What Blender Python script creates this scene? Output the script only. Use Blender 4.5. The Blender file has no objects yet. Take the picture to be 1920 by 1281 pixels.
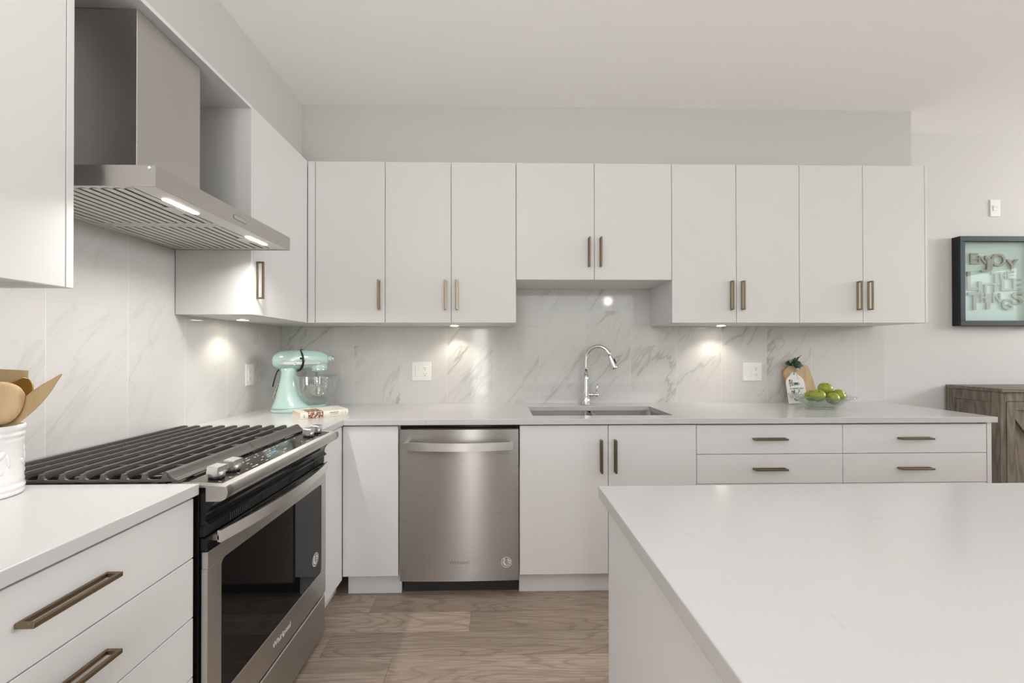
import bpy, bmesh, math, random
from mathutils import Vector, Matrix
random.seed(4)
PI = math.pi
S = bpy.context.scene
COL = S.collection

# ------------------------------------------------------------------ camera
cam = bpy.data.cameras.new('camera')
co = bpy.data.objects.new('camera', cam)
COL.objects.link(co)
yaw, pitch, roll = 0.0192, 0.0051, -0.0011
F = Vector((math.sin(yaw) * math.cos(pitch), math.cos(yaw) * math.cos(pitch), math.sin(pitch)))
R0 = Vector((math.cos(yaw), -math.sin(yaw), 0))
U0 = R0.cross(F)
R1 = R0 * math.cos(roll) + U0 * math.sin(roll)
U1 = U0 * math.cos(roll) - R0 * math.sin(roll)
co.matrix_world = Matrix(((R1.x, U1.x, -F.x, 1.4305), (R1.y, U1.y, -F.y, -2.6295), (R1.z, U1.z, -F.z, 1.2581), (0, 0, 0, 1)))
cam.sensor_width = 36.0
cam.lens = 36.0 * 746.0 / 1920.0
cam.shift_x = (960 - 951.03) / 1920.0
cam.shift_y = (654.4 - 640.5) / 1920.0
cam.clip_start = 0.02
S.camera = co

# ------------------------------------------------------------------ world, exposure
S.view_settings.view_transform = 'Standard'
S.view_settings.look = 'None'
S.view_settings.gamma = 1.0
S.view_settings.use_curve_mapping = False
S.view_settings.exposure = 0.20
S.cycles.max_bounces = 10
S.cycles.diffuse_bounces = 6
S.cycles.glossy_bounces = 5
S.cycles.transmission_bounces = 10
S.cycles.transparent_max_bounces = 10
S.cycles.caustics_reflective = False
S.cycles.caustics_refractive = False
S.cycles.sample_clamp_indirect = 4.0
W = bpy.data.worlds.new('sky')
S.world = W
W.use_nodes = True
wn = W.node_tree
bg = wn.nodes['Background']
wtc = wn.nodes.new('ShaderNodeTexCoord')
wsp = wn.nodes.new('ShaderNodeSeparateXYZ')
wr = wn.nodes.new('ShaderNodeValToRGB')
wn.links.new(wtc.outputs['Generated'], wsp.inputs[0])
wn.links.new(wsp.outputs['Z'], wr.inputs[0])
wr.color_ramp.elements[0].position = 0.0
wr.color_ramp.elements[0].color = (.17, .21, .13, 1)
wr.color_ramp.elements[1].position = 0.22
wr.color_ramp.elements[1].color = (.85, .93, 1, 1)
wn.links.new(wr.outputs[0], bg.inputs[0])
bg.inputs[1].default_value = 3.5


def area(name, loc, target, sx, sy, power, col=(1, 1, 1), spread=PI):
    l = bpy.data.lights.new(name, 'AREA')
    l.shape = 'RECTANGLE'
    l.size, l.size_y = sx, sy
    l.energy = power
    l.color = col
    l.spread = spread
    o = bpy.data.objects.new(name, l)
    COL.objects.link(o)
    o.location = loc
    d = Vector(target) - Vector(loc)
    o.rotation_euler = d.to_track_quat('-Z', 'Y').to_euler()
    return o


def spot(name, loc, power, angle, blend, col, rad=.02, target=None):
    l = bpy.data.lights.new(name, 'SPOT')
    l.energy = power
    l.spot_size = angle
    l.spot_blend = blend
    l.color = col
    l.shadow_soft_size = rad
    o = bpy.data.objects.new(name, l)
    COL.objects.link(o)
    o.location = loc
    if target is not None:
        o.rotation_euler = (Vector(target) - Vector(loc)).to_track_quat('-Z', 'Y').to_euler()
    return o


DAY = (1.0, .968, .985)
# daylight through the windows behind and to the right of the camera
area('daylight_right', (8.0, -1.10, 2.2), (0, -1.6, 1.9), 1.7, .85, 122, DAY)
area('daylight_front', (3.4, -6.5, 1.35), (2.4, 0, 1.0), 3.4, 2.5, 4, DAY)
area('daylight_door', (.98, -6.5, 1.25), (1.2, 0, 1.0), .34, 2.3, 16, DAY)
# unseen uplights added behind the camera to brighten the ceiling; no actual lamps
area('ceiling_fill', (1.3, -5.0, 1.72), (1.3, -4.95, 2.73), 2.4, 1.8, 30, (1, .968, .985))
area('ceiling_fill', (5.8, -4.2, 1.72), (5.8, -4.1, 2.73), 2.0, 2.0, 18, (1, .968, .985))
area('ceiling_fill', (.75, -3.4, 1.72), (.75, -3.35, 2.73), 1.1, 1.1, 42, (1, .968, .985))


def bulb(name, loc, power, col, rad):
    l = bpy.data.lights.new(name, 'POINT')
    l.energy = power
    l.color = col
    l.shadow_soft_size = rad
    o = bpy.data.objects.new(name, l)
    COL.objects.link(o)
    o.location = loc


# pendant bulbs hanging over the island, beside the camera
bulb('pendant_bulb', (2.72, -2.10, 1.85), 2.2, (1, .97, .93), .045)
bulb('pendant_bulb', (3.60, -2.10, 1.85), 2.2, (1, .97, .93), .045)
WARM = (1.0, .86, .68)

# ------------------------------------------------------------------ materials
def mat(name):
    m = bpy.data.materials.new(name)
    m.use_nodes = True
    nt = m.node_tree
    return m, nt, nt.nodes['Principled BSDF']


def nd(nt, t, **kw):
    n = nt.nodes.new('ShaderNode' + t)
    for k, v in kw.items():
        if k.startswith('_'):
            setattr(n, k[1:], v)
        else:
            k2 = int(k[1:]) if k[0] == 'i' and k[1:].isdigit() else k.replace('__', ' ')
            if hasattr(v, 'is_output'):
                nt.links.new(v, n.inputs[k2])
            else:
                n.inputs[k2].default_value = v
    return n


def mth(nt, op, a, b=0.0, c=0.0):
    n = nt.nodes.new('ShaderNodeMath')
    n.operation = op
    for i, v in enumerate((a, b, c)):
        if hasattr(v, 'is_output'):
            nt.links.new(v, n.inputs[i])
        else:
            n.inputs[i].default_value = v
    return n.outputs[0]


def sstep(nt, x, e0, e1):
    n = nt.nodes.new('ShaderNodeMapRange')
    n.interpolation_type = 'SMOOTHSTEP'
    nt.links.new(x, n.inputs[0])
    n.inputs[1].default_value = e0
    n.inputs[2].default_value = e1
    return n.outputs[0]


def mixc(nt, f, a, b):
    n = nt.nodes.new('ShaderNodeMix')
    n.data_type = 'RGBA'
    for s, v in ((0, f), (6, a), (7, b)):
        if hasattr(v, 'is_output'):
            nt.links.new(v, n.inputs[s])
        elif s == 0:
            n.inputs[0].default_value = v
        else:
            n.inputs[s].default_value = (*v, 1)
    return n.outputs[2]


def simple(name, col, rough=.5, metal=0.0, spec=.5, noise=0.0, nscale=8.0, bump=0.0, bscale=200.0, coat=0.0, stretch=(1, 1, 1)):
    m, nt, b = mat(name)
    tc = nd(nt, 'TexCoord')
    b.inputs['Roughness'].default_value = rough
    b.inputs['Metallic'].default_value = metal
    b.inputs['Specular IOR Level'].default_value = spec
    b.inputs['Coat Weight'].default_value = coat
    b.inputs['Coat Roughness'].default_value = .05
    mp = nd(nt, 'Mapping', Vector=tc.outputs['Object'], Scale=stretch)
    nz = nd(nt, 'TexNoise', Vector=mp.outputs[0], Scale=nscale, Detail=4.0)
    d = tuple(max(0, c * (1 - noise)) for c in col)
    c = mixc(nt, nz.outputs[0], d, col)
    nt.links.new(c, b.inputs['Base Color'])
    if bump:
        n2 = nd(nt, 'TexNoise', Vector=mp.outputs[0], Scale=bscale, Detail=2.0)
        bp = nd(nt, 'Bump', Strength=bump, Distance=.001, Height=n2.outputs[0])
        nt.links.new(bp.outputs[0], b.inputs['Normal'])
    return m


M = {}
M['cab'] = simple('white_cabinet_lacquer', (.725, .72, .712), .38, noise=.01)
M['cab_in'] = simple('cabinet_carcass', (.74, .73, .71), .5, noise=.01)
M['gap'] = simple('dark_gap', (.06, .055, .05), .8)
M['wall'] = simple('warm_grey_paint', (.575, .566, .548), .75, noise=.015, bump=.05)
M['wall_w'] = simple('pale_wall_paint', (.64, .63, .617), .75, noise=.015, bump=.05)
M['ceil'] = simple('ceiling_paint', (.94, .935, .94), .9, noise=.01)
M['trim'] = simple('trim_paint', (.82, .82, .8), .5, noise=.01)
M['brass'] = simple('brushed_bronze', (.26, .198, .128), .36, 1.0, noise=.12, nscale=30)
M['black'] = simple('black_enamel', (.006, .006, .006), .1, 0.0, .32, noise=.1)
M['blackm'] = simple('black_satin', (.010, .010, .010), .45, 0.0, .3, noise=.1)
M['iron'] = simple('cast_iron_grate', (.12, .112, .102), .42, .25, noise=.12, nscale=60, bump=.12, bscale=600)
M['bglass'] = simple('black_glass', (.004, .004, .0045), .03, noise=.1, spec=.3)
M['pglass'] = simple('panel_glass', (.05, .046, .04), .06, noise=.1, spec=.6)
M['chrome'] = simple('chrome', (.80, .80, .80), .06, 1.0, noise=.02)
M['knob'] = simple('satin_chrome_knob', (.82, .81, .79), .3, 1.0, noise=.03)
M['plastic'] = simple('white_plastic', (.82, .81, .78), .32, noise=.01)
M['slot'] = simple('dark_slot', (.05, .05, .05), .6)
M['mint'] = simple('mint_enamel', (.44, .61, .585), .16, noise=.03, coat=.6)
M['band'] = simple('brushed_band', (.62, .60, .57), .3, 1.0, noise=.3, nscale=40)
M['cord'] = simple('black_rubber_cord', (.012, .012, .012), .4)
M['paper'] = simple('book_pages', (.82, .74, .58), .8, noise=.2, nscale=40, stretch=(1, 1, 60))
M['stone'] = simple('white_ceramic', (.84, .84, .83), .25, noise=.02, coat=.3)
M['leaf'] = simple('green_leaf', (.025, .085, .028), .4, noise=.5, nscale=40)
M['twine'] = simple('jute_twine', (.38, .28, .16), .8, noise=.3, nscale=200)
M['tagw'] = simple('white_painted_wood', (.80, .80, .77), .6, noise=.04)
M['ink'] = simple('black_ink', (.015, .015, .015), .6)
M['grey_ink'] = simple('grey_print', (.16, .15, .14), .4)
M['white_ink'] = simple('white_print', (.75, .75, .72), .5)
M['navy'] = simple('navy_print', (.03, .04, .10), .5)
M['red'] = simple('red_print', (.45, .10, .09), .5)
M['blue_lcd'] = simple('blue_display', (.16, .42, .75), .4)
M['frame'] = simple('charcoal_frame_wood', (.020, .040, .048), .6, 0.0, .3, noise=.5, nscale=60, stretch=(1, 1, 6))
M['frame_side'] = simple('black_frame_side', (.008, .008, .008), .6)
M['back_teal'] = simple('pale_teal_backing', (.60, .70, .68), .7, noise=.04)
M['letter'] = simple('weathered_wood_letter', (.42, .38, .33), .65, noise=.35, nscale=25)
M['apple_stem'] = simple('apple_stem', (.10, .07, .03), .7)
M['gold'] = simple('gold_metal', (.72, .52, .20), .3, 1.0, noise=.1)
M['toe'] = simple('toe_kick_dark', (.03, .025, .022), .6)
M['hoodlight_panel'] = simple('hood_underside_steel', (.78, .76, .73), .5, .7, noise=.06, nscale=20)


def steel(name, col, rough, axis, aniso=.75, tang='Z', rot=0.0):
    m, nt, b = mat(name)
    tc = nd(nt, 'TexCoord')
    st = {'x': (1.5, 400, 400), 'y': (400, 1.5, 400), 'z': (400, 400, 1.5)}[axis]
    mp = nd(nt, 'Mapping', Vector=tc.outputs['Object'], Scale=st)
    nz = nd(nt, 'TexNoise', Vector=mp.outputs[0], Scale=1.0, Detail=3.0)
    c = mixc(nt, nz.outputs[0], tuple(k * .95 for k in col), tuple(min(1, k * 1.04) for k in col))
    nt.links.new(c, b.inputs['Base Color'])
    b.inputs['Metallic'].default_value = 1.0
    r = mth(nt, 'MULTIPLY_ADD', nz.outputs[0], .03, rough - .015)
    nt.links.new(r, b.inputs['Roughness'])
    b.inputs['Anisotropic'].default_value = aniso
    b.inputs['Anisotropic Rotation'].default_value = rot
    tg = nd(nt, 'Tangent', _direction_type='UV_MAP', _uv_map='brush')
    nt.links.new(tg.outputs[0], b.inputs['Tangent'])
    return m


M['steel_x'] = steel('brushed_steel', (.38, .364, .342), .28, 'x', .97, 'Z', .25)
M['steel_handle'] = steel('brushed_steel_handle', (.80, .78, .75), .38, 'y', .5, 'Z', .25)
M['steel_bar'] = steel('brushed_steel_bar', (.66, .64, .61), .36, 'x', .7, 'Z', .25)
M['steel_y'] = steel('brushed_steel_side', (.58, .56, .53), .36, 'y', .8, 'Z', .25)
M['steel_hood'] = steel('brushed_steel_hood', (.66, .64, .61), .42, 'y', .8, 'Z', .25)
M['steel_sink'] = steel('sink_steel', (.55, .53, .50), .32, 'x', .3, 'Z', 0.0)


def emit(name, col, strength):
    m, nt, b = mat(name)
    b.inputs['Base Color'].default_value = (.8, .8, .8, 1)
    b.inputs['Emission Color'].default_value = (*col, 1)
    b.inputs['Emission Strength'].default_value = strength
    return m


M['led'] = emit('hood_led', (1, .95, .86), 14.0)
M['puck'] = emit('puck_led', (1, .90, .74), 22.0)


def glass(name, tint=(1, 1, 1), bump=0.0, bscale=60.0, edge=.045):
    # thin clear glass: a fresnel share is mirrored, the rest passes straight through
    m = bpy.data.materials.new(name)
    m.use_nodes = True
    nt = m.node_tree
    for n in list(nt.nodes):
        nt.nodes.remove(n)
    out = nd(nt, 'OutputMaterial')
    tr = nd(nt, 'BsdfTransparent', Color=(*tint, 1))
    gl_ = nd(nt, 'BsdfAnisotropic', Color=(1, 1, 1, 1), Roughness=.02)
    lw = nd(nt, 'LayerWeight', Blend=.5)
    if bump:
        tc = nd(nt, 'TexCoord')
        vz = nd(nt, 'TexVoronoi', Vector=tc.outputs['Object'], Scale=bscale)
        bp = nd(nt, 'Bump', Strength=bump, Distance=.004, Height=vz.outputs[0])
        nt.links.new(bp.outputs[0], gl_.inputs['Normal'])
        nt.links.new(bp.outputs[0], lw.inputs['Normal'])
    fr = mth(nt, 'MULTIPLY_ADD', mth(nt, 'POWER', lw.outputs['Facing'], 4.0), .9, edge)
    mx = nd(nt, 'MixShader', i0=fr, i1=tr.outputs[0], i2=gl_.outputs[0])
    nt.links.new(mx.outputs[0], out.inputs['Surface'])
    return m


M['glass'] = glass('clear_glass', (.95, .965, .96), edge=.075)
M['cutglass'] = glass('cut_glass', (.86, .90, .87), 1.0, 75, .07)
M['pane'] = glass('frame_glass', (.97, 1, .99))


def marble(name, axis, u0, w, vs):
    m, nt, b = mat(name)
    geo = nd(nt, 'NewGeometry')
    sp = nd(nt, 'SeparateXYZ', Vector=geo.outputs['Position'])
    u = sp.outputs['X'] if axis == 'x' else sp.outputs['Y']
    z = sp.outputs['Z']
    uu = mth(nt, 'DIVIDE', mth(nt, 'SUBTRACT', u, u0), w)
    c = mth(nt, 'FLOOR', uu)
    par = mth(nt, 'FLOORED_MODULO', c, 2.0)
    zz = mth(nt, 'DIVIDE', mth(nt, 'SUBTRACT', z, mth(nt, 'MULTIPLY_ADD', par, -.23, 1.524)), .61)
    r = mth(nt, 'FLOOR', zz)
    idv = nd(nt, 'CombineXYZ', X=c, Y=r, Z=(3.0 if axis == 'x' else 9.0))
    wnz = nd(nt, 'TexWhiteNoise', Vector=idv.outputs[0])
    off = nd(nt, 'VectorMath', _operation='SCALE', i0=wnz.outputs['Color'], Scale=17.0)
    # vein frame: a across, b along the diagonal
    sg = 1.0
    a = mth(nt, 'SUBTRACT', mth(nt, 'MULTIPLY', u, .80 * sg), mth(nt, 'MULTIPLY', z, .60))
    bb = mth(nt, 'ADD', mth(nt, 'MULTIPLY', u, .60 * sg), mth(nt, 'MULTIPLY', z, .80))
    base = nd(nt, 'CombineXYZ', X=a, Y=mth(nt, 'MULTIPLY', bb, .20), Z=0.0)
    p = nd(nt, 'VectorMath', _operation='ADD', i0=base.outputs[0], i1=off.outputs[0])
    n1 = nd(nt, 'TexNoise', Vector=p.outputs[0], Scale=3.4, Detail=5.0, Roughness=.55, Distortion=.35)
    n2 = nd(nt, 'TexNoise', Vector=p.outputs[0], Scale=5.5, Detail=4.0, Roughness=.6, Distortion=.8)
    n3 = nd(nt, 'TexNoise', Vector=p.outputs[0], Scale=2.6, Detail=2.0)
    v1 = sstep(nt, mth(nt, 'ABSOLUTE', mth(nt, 'SUBTRACT', n1.outputs[0], .5)), .016, .0)
    v1b = sstep(nt, mth(nt, 'ABSOLUTE', mth(nt, 'SUBTRACT', n1.outputs[0], .5)), .075, .0)
    v2 = sstep(nt, mth(nt, 'ABSOLUTE', mth(nt, 'SUBTRACT', n2.outputs[0], .53)), .018, .0)
    mask = sstep(nt, n3.outputs[0], .38, .62)
    f = mth(nt, 'ADD', mth(nt, 'MULTIPLY', v1, .50 * vs), mth(nt, 'MULTIPLY', v1b, .17 * vs))
    f = mth(nt, 'MULTIPLY', mth(nt, 'ADD', f, mth(nt, 'MULTIPLY', v2, .26 * vs)), mask)
    col = mixc(nt, f, (.645, .635, .62), (.34, .345, .32))
    # grout
    fu = mth(nt, 'FRACT', uu)
    fz = mth(nt, 'FRACT', zz)
    du = mth(nt, 'MULTIPLY', mth(nt, 'MINIMUM', fu, mth(nt, 'SUBTRACT', 1.0, fu)), w)
    dz = mth(nt, 'MULTIPLY', mth(nt, 'MINIMUM', fz, mth(nt, 'SUBTRACT', 1.0, fz)), .61)
    g = mth(nt, 'MAXIMUM', sstep(nt, du, .0016, .0008), mth(nt, 'MULTIPLY', sstep(nt, dz, .0016, .0008), .3))
    col = mixc(nt, mth(nt, 'MULTIPLY', g, .28), col, (.82, .81, .79))
    nt.links.new(col, b.inputs['Base Color'])
    rr = mth(nt, 'MULTIPLY_ADD', g, .4, .07)
    nt.links.new(rr, b.inputs['Roughness'])
    b.inputs['Specular IOR Level'].default_value = .5
    return m


M['tile_x'] = marble('marble_tile_back', 'x', 1.389, .3035, 1.0)
M['tile_y'] = marble('marble_tile_left', 'y', -.251, .2765, .30)


def quartz():
    m, nt, b = mat('white_quartz')
    geo = nd(nt, 'NewGeometry')
    mp = nd(nt, 'Mapping', Vector=geo.outputs['Position'], Rotation=(0, 0, .5), Scale=(1, 2.2, 1))
    n1 = nd(nt, 'TexNoise', Vector=mp.outputs[0], Scale=3.2, Detail=5.0, Roughness=.6, Distortion=.6)
    n2 = nd(nt, 'TexNoise', Vector=mp.outputs[0], Scale=6.0, Detail=3.0)
    v = sstep(nt, mth(nt, 'ABSOLUTE', mth(nt, 'SUBTRACT', n1.outputs[0], .5)), .012, .0)
    k = sstep(nt, n2.outputs[0], .62, .70)
    f = mth(nt, 'MULTIPLY', mth(nt, 'MULTIPLY', v, k), .35)
    c = mixc(nt, n1.outputs[0], (.575, .568, .56), (.595, .588, .58))
    c = mixc(nt, f, c, (.5, .44, .40))
    nt.links.new(c, b.inputs['Base Color'])
    b.inputs['Roughness'].default_value = .16
    b.inputs['Specular IOR Level'].default_value = .5
    return m


M['quartz'] = quartz()


def planks():
    m, nt, b = mat('brown_plank_floor')
    geo = nd(nt, 'NewGeometry')
    sp = nd(nt, 'SeparateXYZ', Vector=geo.outputs['Position'])
    x, y = sp.outputs['X'], sp.outputs['Y']
    pw, pl = .1395, 1.22
    yy = mth(nt, 'DIVIDE', mth(nt, 'ADD', y, .697), pw)
    row = mth(nt, 'FLOOR', yy)
    wr_ = nd(nt, 'TexWhiteNoise', _noise_dimensions='1D', W=row)
    xx = mth(nt, 'DIVIDE', mth(nt, 'ADD', x, mth(nt, 'MULTIPLY', wr_.outputs['Value'], 7.0)), pl)
    cl = mth(nt, 'FLOOR', xx)
    idv = nd(nt, 'CombineXYZ', X=cl, Y=row, Z=1.0)
    wz = nd(nt, 'TexWhiteNoise', Vector=idv.outputs[0])
    off = nd(nt, 'VectorMath', _operation='SCALE', i0=wz.outputs['Color'], Scale=31.0)
    base = nd(nt, 'CombineXYZ', X=mth(nt, 'MULTIPLY', x, 1.0), Y=mth(nt, 'MULTIPLY', y, 6.5), Z=0.0)
    p = nd(nt, 'VectorMath', _operation='ADD', i0=base.outputs[0], i1=off.outputs[0])
    # cathedral rings: contour lines of a smooth stretched noise
    n0 = nd(nt, 'TexNoise', Vector=p.outputs[0], Scale=1.25, Detail=1.5, Roughness=.4)
    ring = mth(nt, 'SINE', mth(nt, 'MULTIPLY', n0.outputs[0], 95.0))
    ring = sstep(nt, ring, .45, 1.0)
    fb = nd(nt, 'CombineXYZ', X=mth(nt, 'MULTIPLY', x, 3.5), Y=mth(nt, 'MULTIPLY', y, 75.0), Z=0.0)
    p2 = nd(nt, 'VectorMath', _operation='ADD', i0=fb.outputs[0], i1=off.outputs[0])
    n1 = nd(nt, 'TexNoise', Vector=p2.outputs[0], Scale=2.0, Detail=5.0, Roughness=.65)
    n2 = nd(nt, 'TexNoise', Vector=p.outputs[0], Scale=1.6, Detail=4.0)
    c = mixc(nt, sstep(nt, n1.outputs[0], .3, .72), (.31, .24, .185), (.47, .385, .31))
    c = mixc(nt, mth(nt, 'MULTIPLY', ring, .42), c, (.19, .14, .10))
    c = mixc(nt, sstep(nt, n2.outputs[0], .45, .75), c, mixc(nt, .45, c, (.25,.19,.145)))
    tone = mth(nt, 'MULTIPLY_ADD', wz.outputs['Value'], .30, .82)
    tn = nd(nt, 'VectorMath', _operation='SCALE', i0=c, Scale=tone)
    fy = mth(nt, 'FRACT', yy)
    fx = mth(nt, 'FRACT', xx)
    dy = mth(nt, 'MULTIPLY', mth(nt, 'MINIMUM', fy, mth(nt, 'SUBTRACT', 1.0, fy)), pw)
    dx = mth(nt, 'MULTIPLY', mth(nt, 'MINIMUM', fx, mth(nt, 'SUBTRACT', 1.0, fx)), pl)
    g = sstep(nt, mth(nt, 'MINIMUM', dx, dy), .0020, .0004)
    c = mixc(nt, mth(nt, 'MULTIPLY', g, .5), tn.outputs[0], (.05, .035, .025))
    nt.links.new(c, b.inputs['Base Color'])
    b.inputs['Roughness'].default_value = .42
    bp = nd(nt, 'Bump', Strength=.12, Distance=.002, Height=mth(nt, 'SUBTRACT', n1.outputs[0], g))
    nt.links.new(bp.outputs[0], b.inputs['Normal'])
    return m


M['floor'] = planks()


def wood(name, c1, c2, axis='z', scale=6.0, ringf=40.0, rough=.55, ringmix=.4):
    m, nt, b = mat(name)
    tc = nd(nt, 'TexCoord')
    st = {'x': (.12, 1, 1), 'y': (1, .12, 1), 'z': (1, 1, .12)}[axis]
    mp = nd(nt, 'Mapping', Vector=tc.outputs['Object'], Scale=st)
    n0 = nd(nt, 'TexNoise', Vector=mp.outputs[0], Scale=scale, Detail=2.0)
    rg = mth(nt, 'MULTIPLY_ADD', mth(nt, 'SINE', mth(nt, 'MULTIPLY', n0.outputs[0], ringf)), .5, .5)
    n1 = nd(nt, 'TexNoise', Vector=mp.outputs[0], Scale=scale * 14, Detail=3.0)
    f = mth(nt, 'ADD', mth(nt, 'MULTIPLY', rg, ringmix), mth(nt, 'MULTIPLY', n1.outputs[0], 1 - ringmix))
    c = mixc(nt, f, c1, c2)
    nt.links.new(c, b.inputs['Base Color'])
    b.inputs['Roughness'].default_value = rough
    return m


M['rustic'] = wood('weathered_brown_wood', (.085, .066, .048), (.26, .215, .17), 'z', 9, 60, .6)
M['rustic_x'] = wood('weathered_brown_wood_level', (.085, .066, .048), (.26, .215, .17), 'x', 9, 60, .6)
M['spoon'] = wood('olive_spoon_wood', (.34, .20, .09), (.64, .46, .27), 'z', 16, 26, .5, .65)
M['spatula'] = wood('pale_spatula_wood', (.40, .28, .13), (.52, .38, .20), 'z', 8, 30, .5, .2)
M['board'] = wood('cutting_board_wood', (.42, .27, .13), (.58, .42, .25), 'z', 8, 35, .5)


def apple_mat():
    m, nt, b = mat('green_apple_skin')
    tc = nd(nt, 'TexCoord')
    n = nd(nt, 'TexNoise', Vector=tc.outputs['Object'], Scale=22.0, Detail=3.0)
    c = mixc(nt, n.outputs[0], (.21, .29, .025), (.40, .44, .06))
    nt.links.new(c, b.inputs['Base Color'])
    b.inputs['Roughness'].default_value = .25
    b.inputs['Subsurface Weight'].default_value = .05
    return m


M['apple'] = apple_mat()

# ------------------------------------------------------------------ mesh helpers
class MB:
    def __init__(s):
        s.v, s.f, s.sm = [], [], []

    def add(s, vs, fs, smooth=False, mx=None):
        n = len(s.v)
        s.v += [tuple(mx @ Vector(p)) if mx is not None else tuple(p) for p in vs]
        s.f += [tuple(n + i for i in f) for f in fs]
        s.sm += [smooth] * len(fs)
        return s

    def box(s, x0, x1, y0, y1, z0, z1, b=.0008, mx=None, seg=1):
        x0, x1 = min(x0, x1), max(x0, x1)
        y0, y1 = min(y0, y1), max(y0, y1)
        z0, z1 = min(z0, z1), max(z0, z1)
        bm = bmesh.new()
        bmesh.ops.create_cube(bm, size=1)
        for v in bm.verts:
            v.co = ((x0 + x1) / 2 + v.co.x * (x1 - x0), (y0 + y1) / 2 + v.co.y * (y1 - y0), (z0 + z1) / 2 + v.co.z * (z1 - z0))
        b = min(b, .45 * min(x1 - x0, y1 - y0, z1 - z0))
        if b > 0:
            bmesh.ops.bevel(bm, geom=list(bm.edges), offset=b, segments=seg, affect='EDGES', profile=.5)
        s.bm(bm, mx)
        return s

    def bm(s, bm, mx=None, smooth=False):
        bm.verts.index_update()
        s.add([v.co.copy() for v in bm.verts], [[v.index for v in f.verts] for f in bm.faces], smooth, mx)
        bm.free()
        return s

    def lathe(s, prof, seg=32, mx=None, closed=True, smooth=True):
        # prof: list of (r, z)
        vs, fs = [], []
        for r, z in prof:
            for k in range(seg):
                a = 2 * PI * k / seg
                vs.append((r * math.cos(a), r * math.sin(a), z))
        for i in range(len(prof) - 1):
            for k in range(seg):
                k2 = (k + 1) % seg
                fs.append((i * seg + k, i * seg + k2, (i + 1) * seg + k2, (i + 1) * seg + k))
        if closed:
            if prof[0][0] > 1e-6:
                fs.append(tuple(range(seg))[::-1])
            if prof[-1][0] > 1e-6:
                fs.append(tuple((len(prof) - 1) * seg + k for k in range(seg)))
        return s.add(vs, fs, smooth, mx)

    def loft(s, rings, mx=None, caps=True, smooth=True, loop=False):
        n = len(rings[0])
        vs = [p for r in rings for p in r]
        fs = []
        m = len(rings)
        for i in range(m if loop else m - 1):
            j = (i + 1) % m
            for k in range(n):
                k2 = (k + 1) % n
                fs.append((i * n + k, i * n + k2, j * n + k2, j * n + k))
        if caps and not loop:
            fs.append(tuple(range(n))[::-1])
            fs.append(tuple((m - 1) * n + k for k in range(n)))
        return s.add(vs, fs, smooth, mx)

    def prism(s, poly, d0, d1, plane='xz', mx=None, smooth=False):
        # poly in a plane, pushed along the third axis from d0 to d1
        def p3(a, b, d):
            return {'xz': (a, d, b), 'yz': (d, a, b), 'xy': (a, b, d)}[plane]
        n = len(poly)
        vs = [p3(a, b, d0) for a, b in poly] + [p3(a, b, d1) for a, b in poly]
        fs = [tuple(range(n))[::-1], tuple(range(n, 2 * n))]
        nv = len(s.f)
        s.add(vs, fs, False, mx)
        n0 = len(s.v) - 2 * n
        for i in range(n):
            j = (i + 1) % n
            s.f.append((n0 + i, n0 + j, n0 + n + j, n0 + n + i))
            s.sm.append(smooth)
        return s

    def tube(s, pts, r, seg=10, mx=None, caps=True, loop=False):
        pts = [Vector(p) for p in pts]
        n = len(pts)
        rad = r if isinstance(r, (list, tuple)) else [r] * n
        rings = []
        up = None
        for i, p in enumerate(pts):
            if loop:
                t = pts[(i + 1) % n] - pts[i - 1]
            else:
                t = (pts[min(i + 1, n - 1)] - pts[max(i - 1, 0)])
            t.normalize()
            if up is None:
                up = Vector((0, 0, 1)) if abs(t.z) < .9 else Vector((1, 0, 0))
            a = t.cross(up)
            a.normalize()
            b = a.cross(t)
            up = b
            rings.append([tuple(p + a * (rad[i] * math.cos(2 * PI * k / seg)) + b * (rad[i] * math.sin(2 * PI * k / seg))) for k in range(seg)])
        return s.loft(rings, mx, caps, True, loop)

    def text(s, t, size, mx, depth=.0004, font_align='CENTER', bold=0.0):
        cu = bpy.data.curves.new('lettering', 'FONT')
        cu.body = t
        cu.size = size
        cu.extrude = depth
        cu.offset = bold
        cu.align_x = font_align
        cu.align_y = 'CENTER'
        cu.resolution_u = 3
        o = bpy.data.objects.new('lettering', cu)
        COL.objects.link(o)
        dg = bpy.context.evaluated_depsgraph_get()
        dg.update()
        me = bpy.data.meshes.new_from_object(o.evaluated_get(dg))
        s.add([v.co.copy() for v in me.vertices], [tuple(p.vertices) for p in me.polygons], False, mx)
        bpy.data.objects.remove(o)
        bpy.data.curves.remove(cu)
        bpy.data.meshes.remove(me)
        return s

    def build(s, name, m, parent=None, origin=None):
        # vertices are in world space; parts are moved into their thing's frame
        off = Vector((0, 0, 0))
        if parent is not None:
            q = parent
            while q.parent is not None:
                q = q.parent
            off = Vector(q.location)
        elif origin is not None:
            off = Vector(origin)
        me = bpy.data.meshes.new(name)
        me.from_pydata([tuple(Vector(p) - off) for p in s.v], [], s.f)
        me.polygons.foreach_set('use_smooth', s.sm)
        me.update()
        bm = bmesh.new()
        bm.from_mesh(me)
        bmesh.ops.recalc_face_normals(bm, faces=bm.faces)
        bm.to_mesh(me)
        bm.free()
        if 'steel' in m.name:
            uv = me.uv_layers.new(name='brush')
            for p in me.polygons:
                n_ = p.normal
                ax = max(range(3), key=lambda k: abs(n_[k]))
                for li in p.loop_indices:
                    c = me.vertices[me.loops[li].vertex_index].co
                    uv.data[li].uv = (c.y, c.z) if ax == 0 else (c.x, c.z) if ax == 1 else (c.x, c.y)
        me.materials.append(m)
        o = bpy.data.objects.new(name, me)
        COL.objects.link(o)
        if parent is not None:
            o.parent = parent
        elif origin is not None:
            o.location = off
        return o


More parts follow.
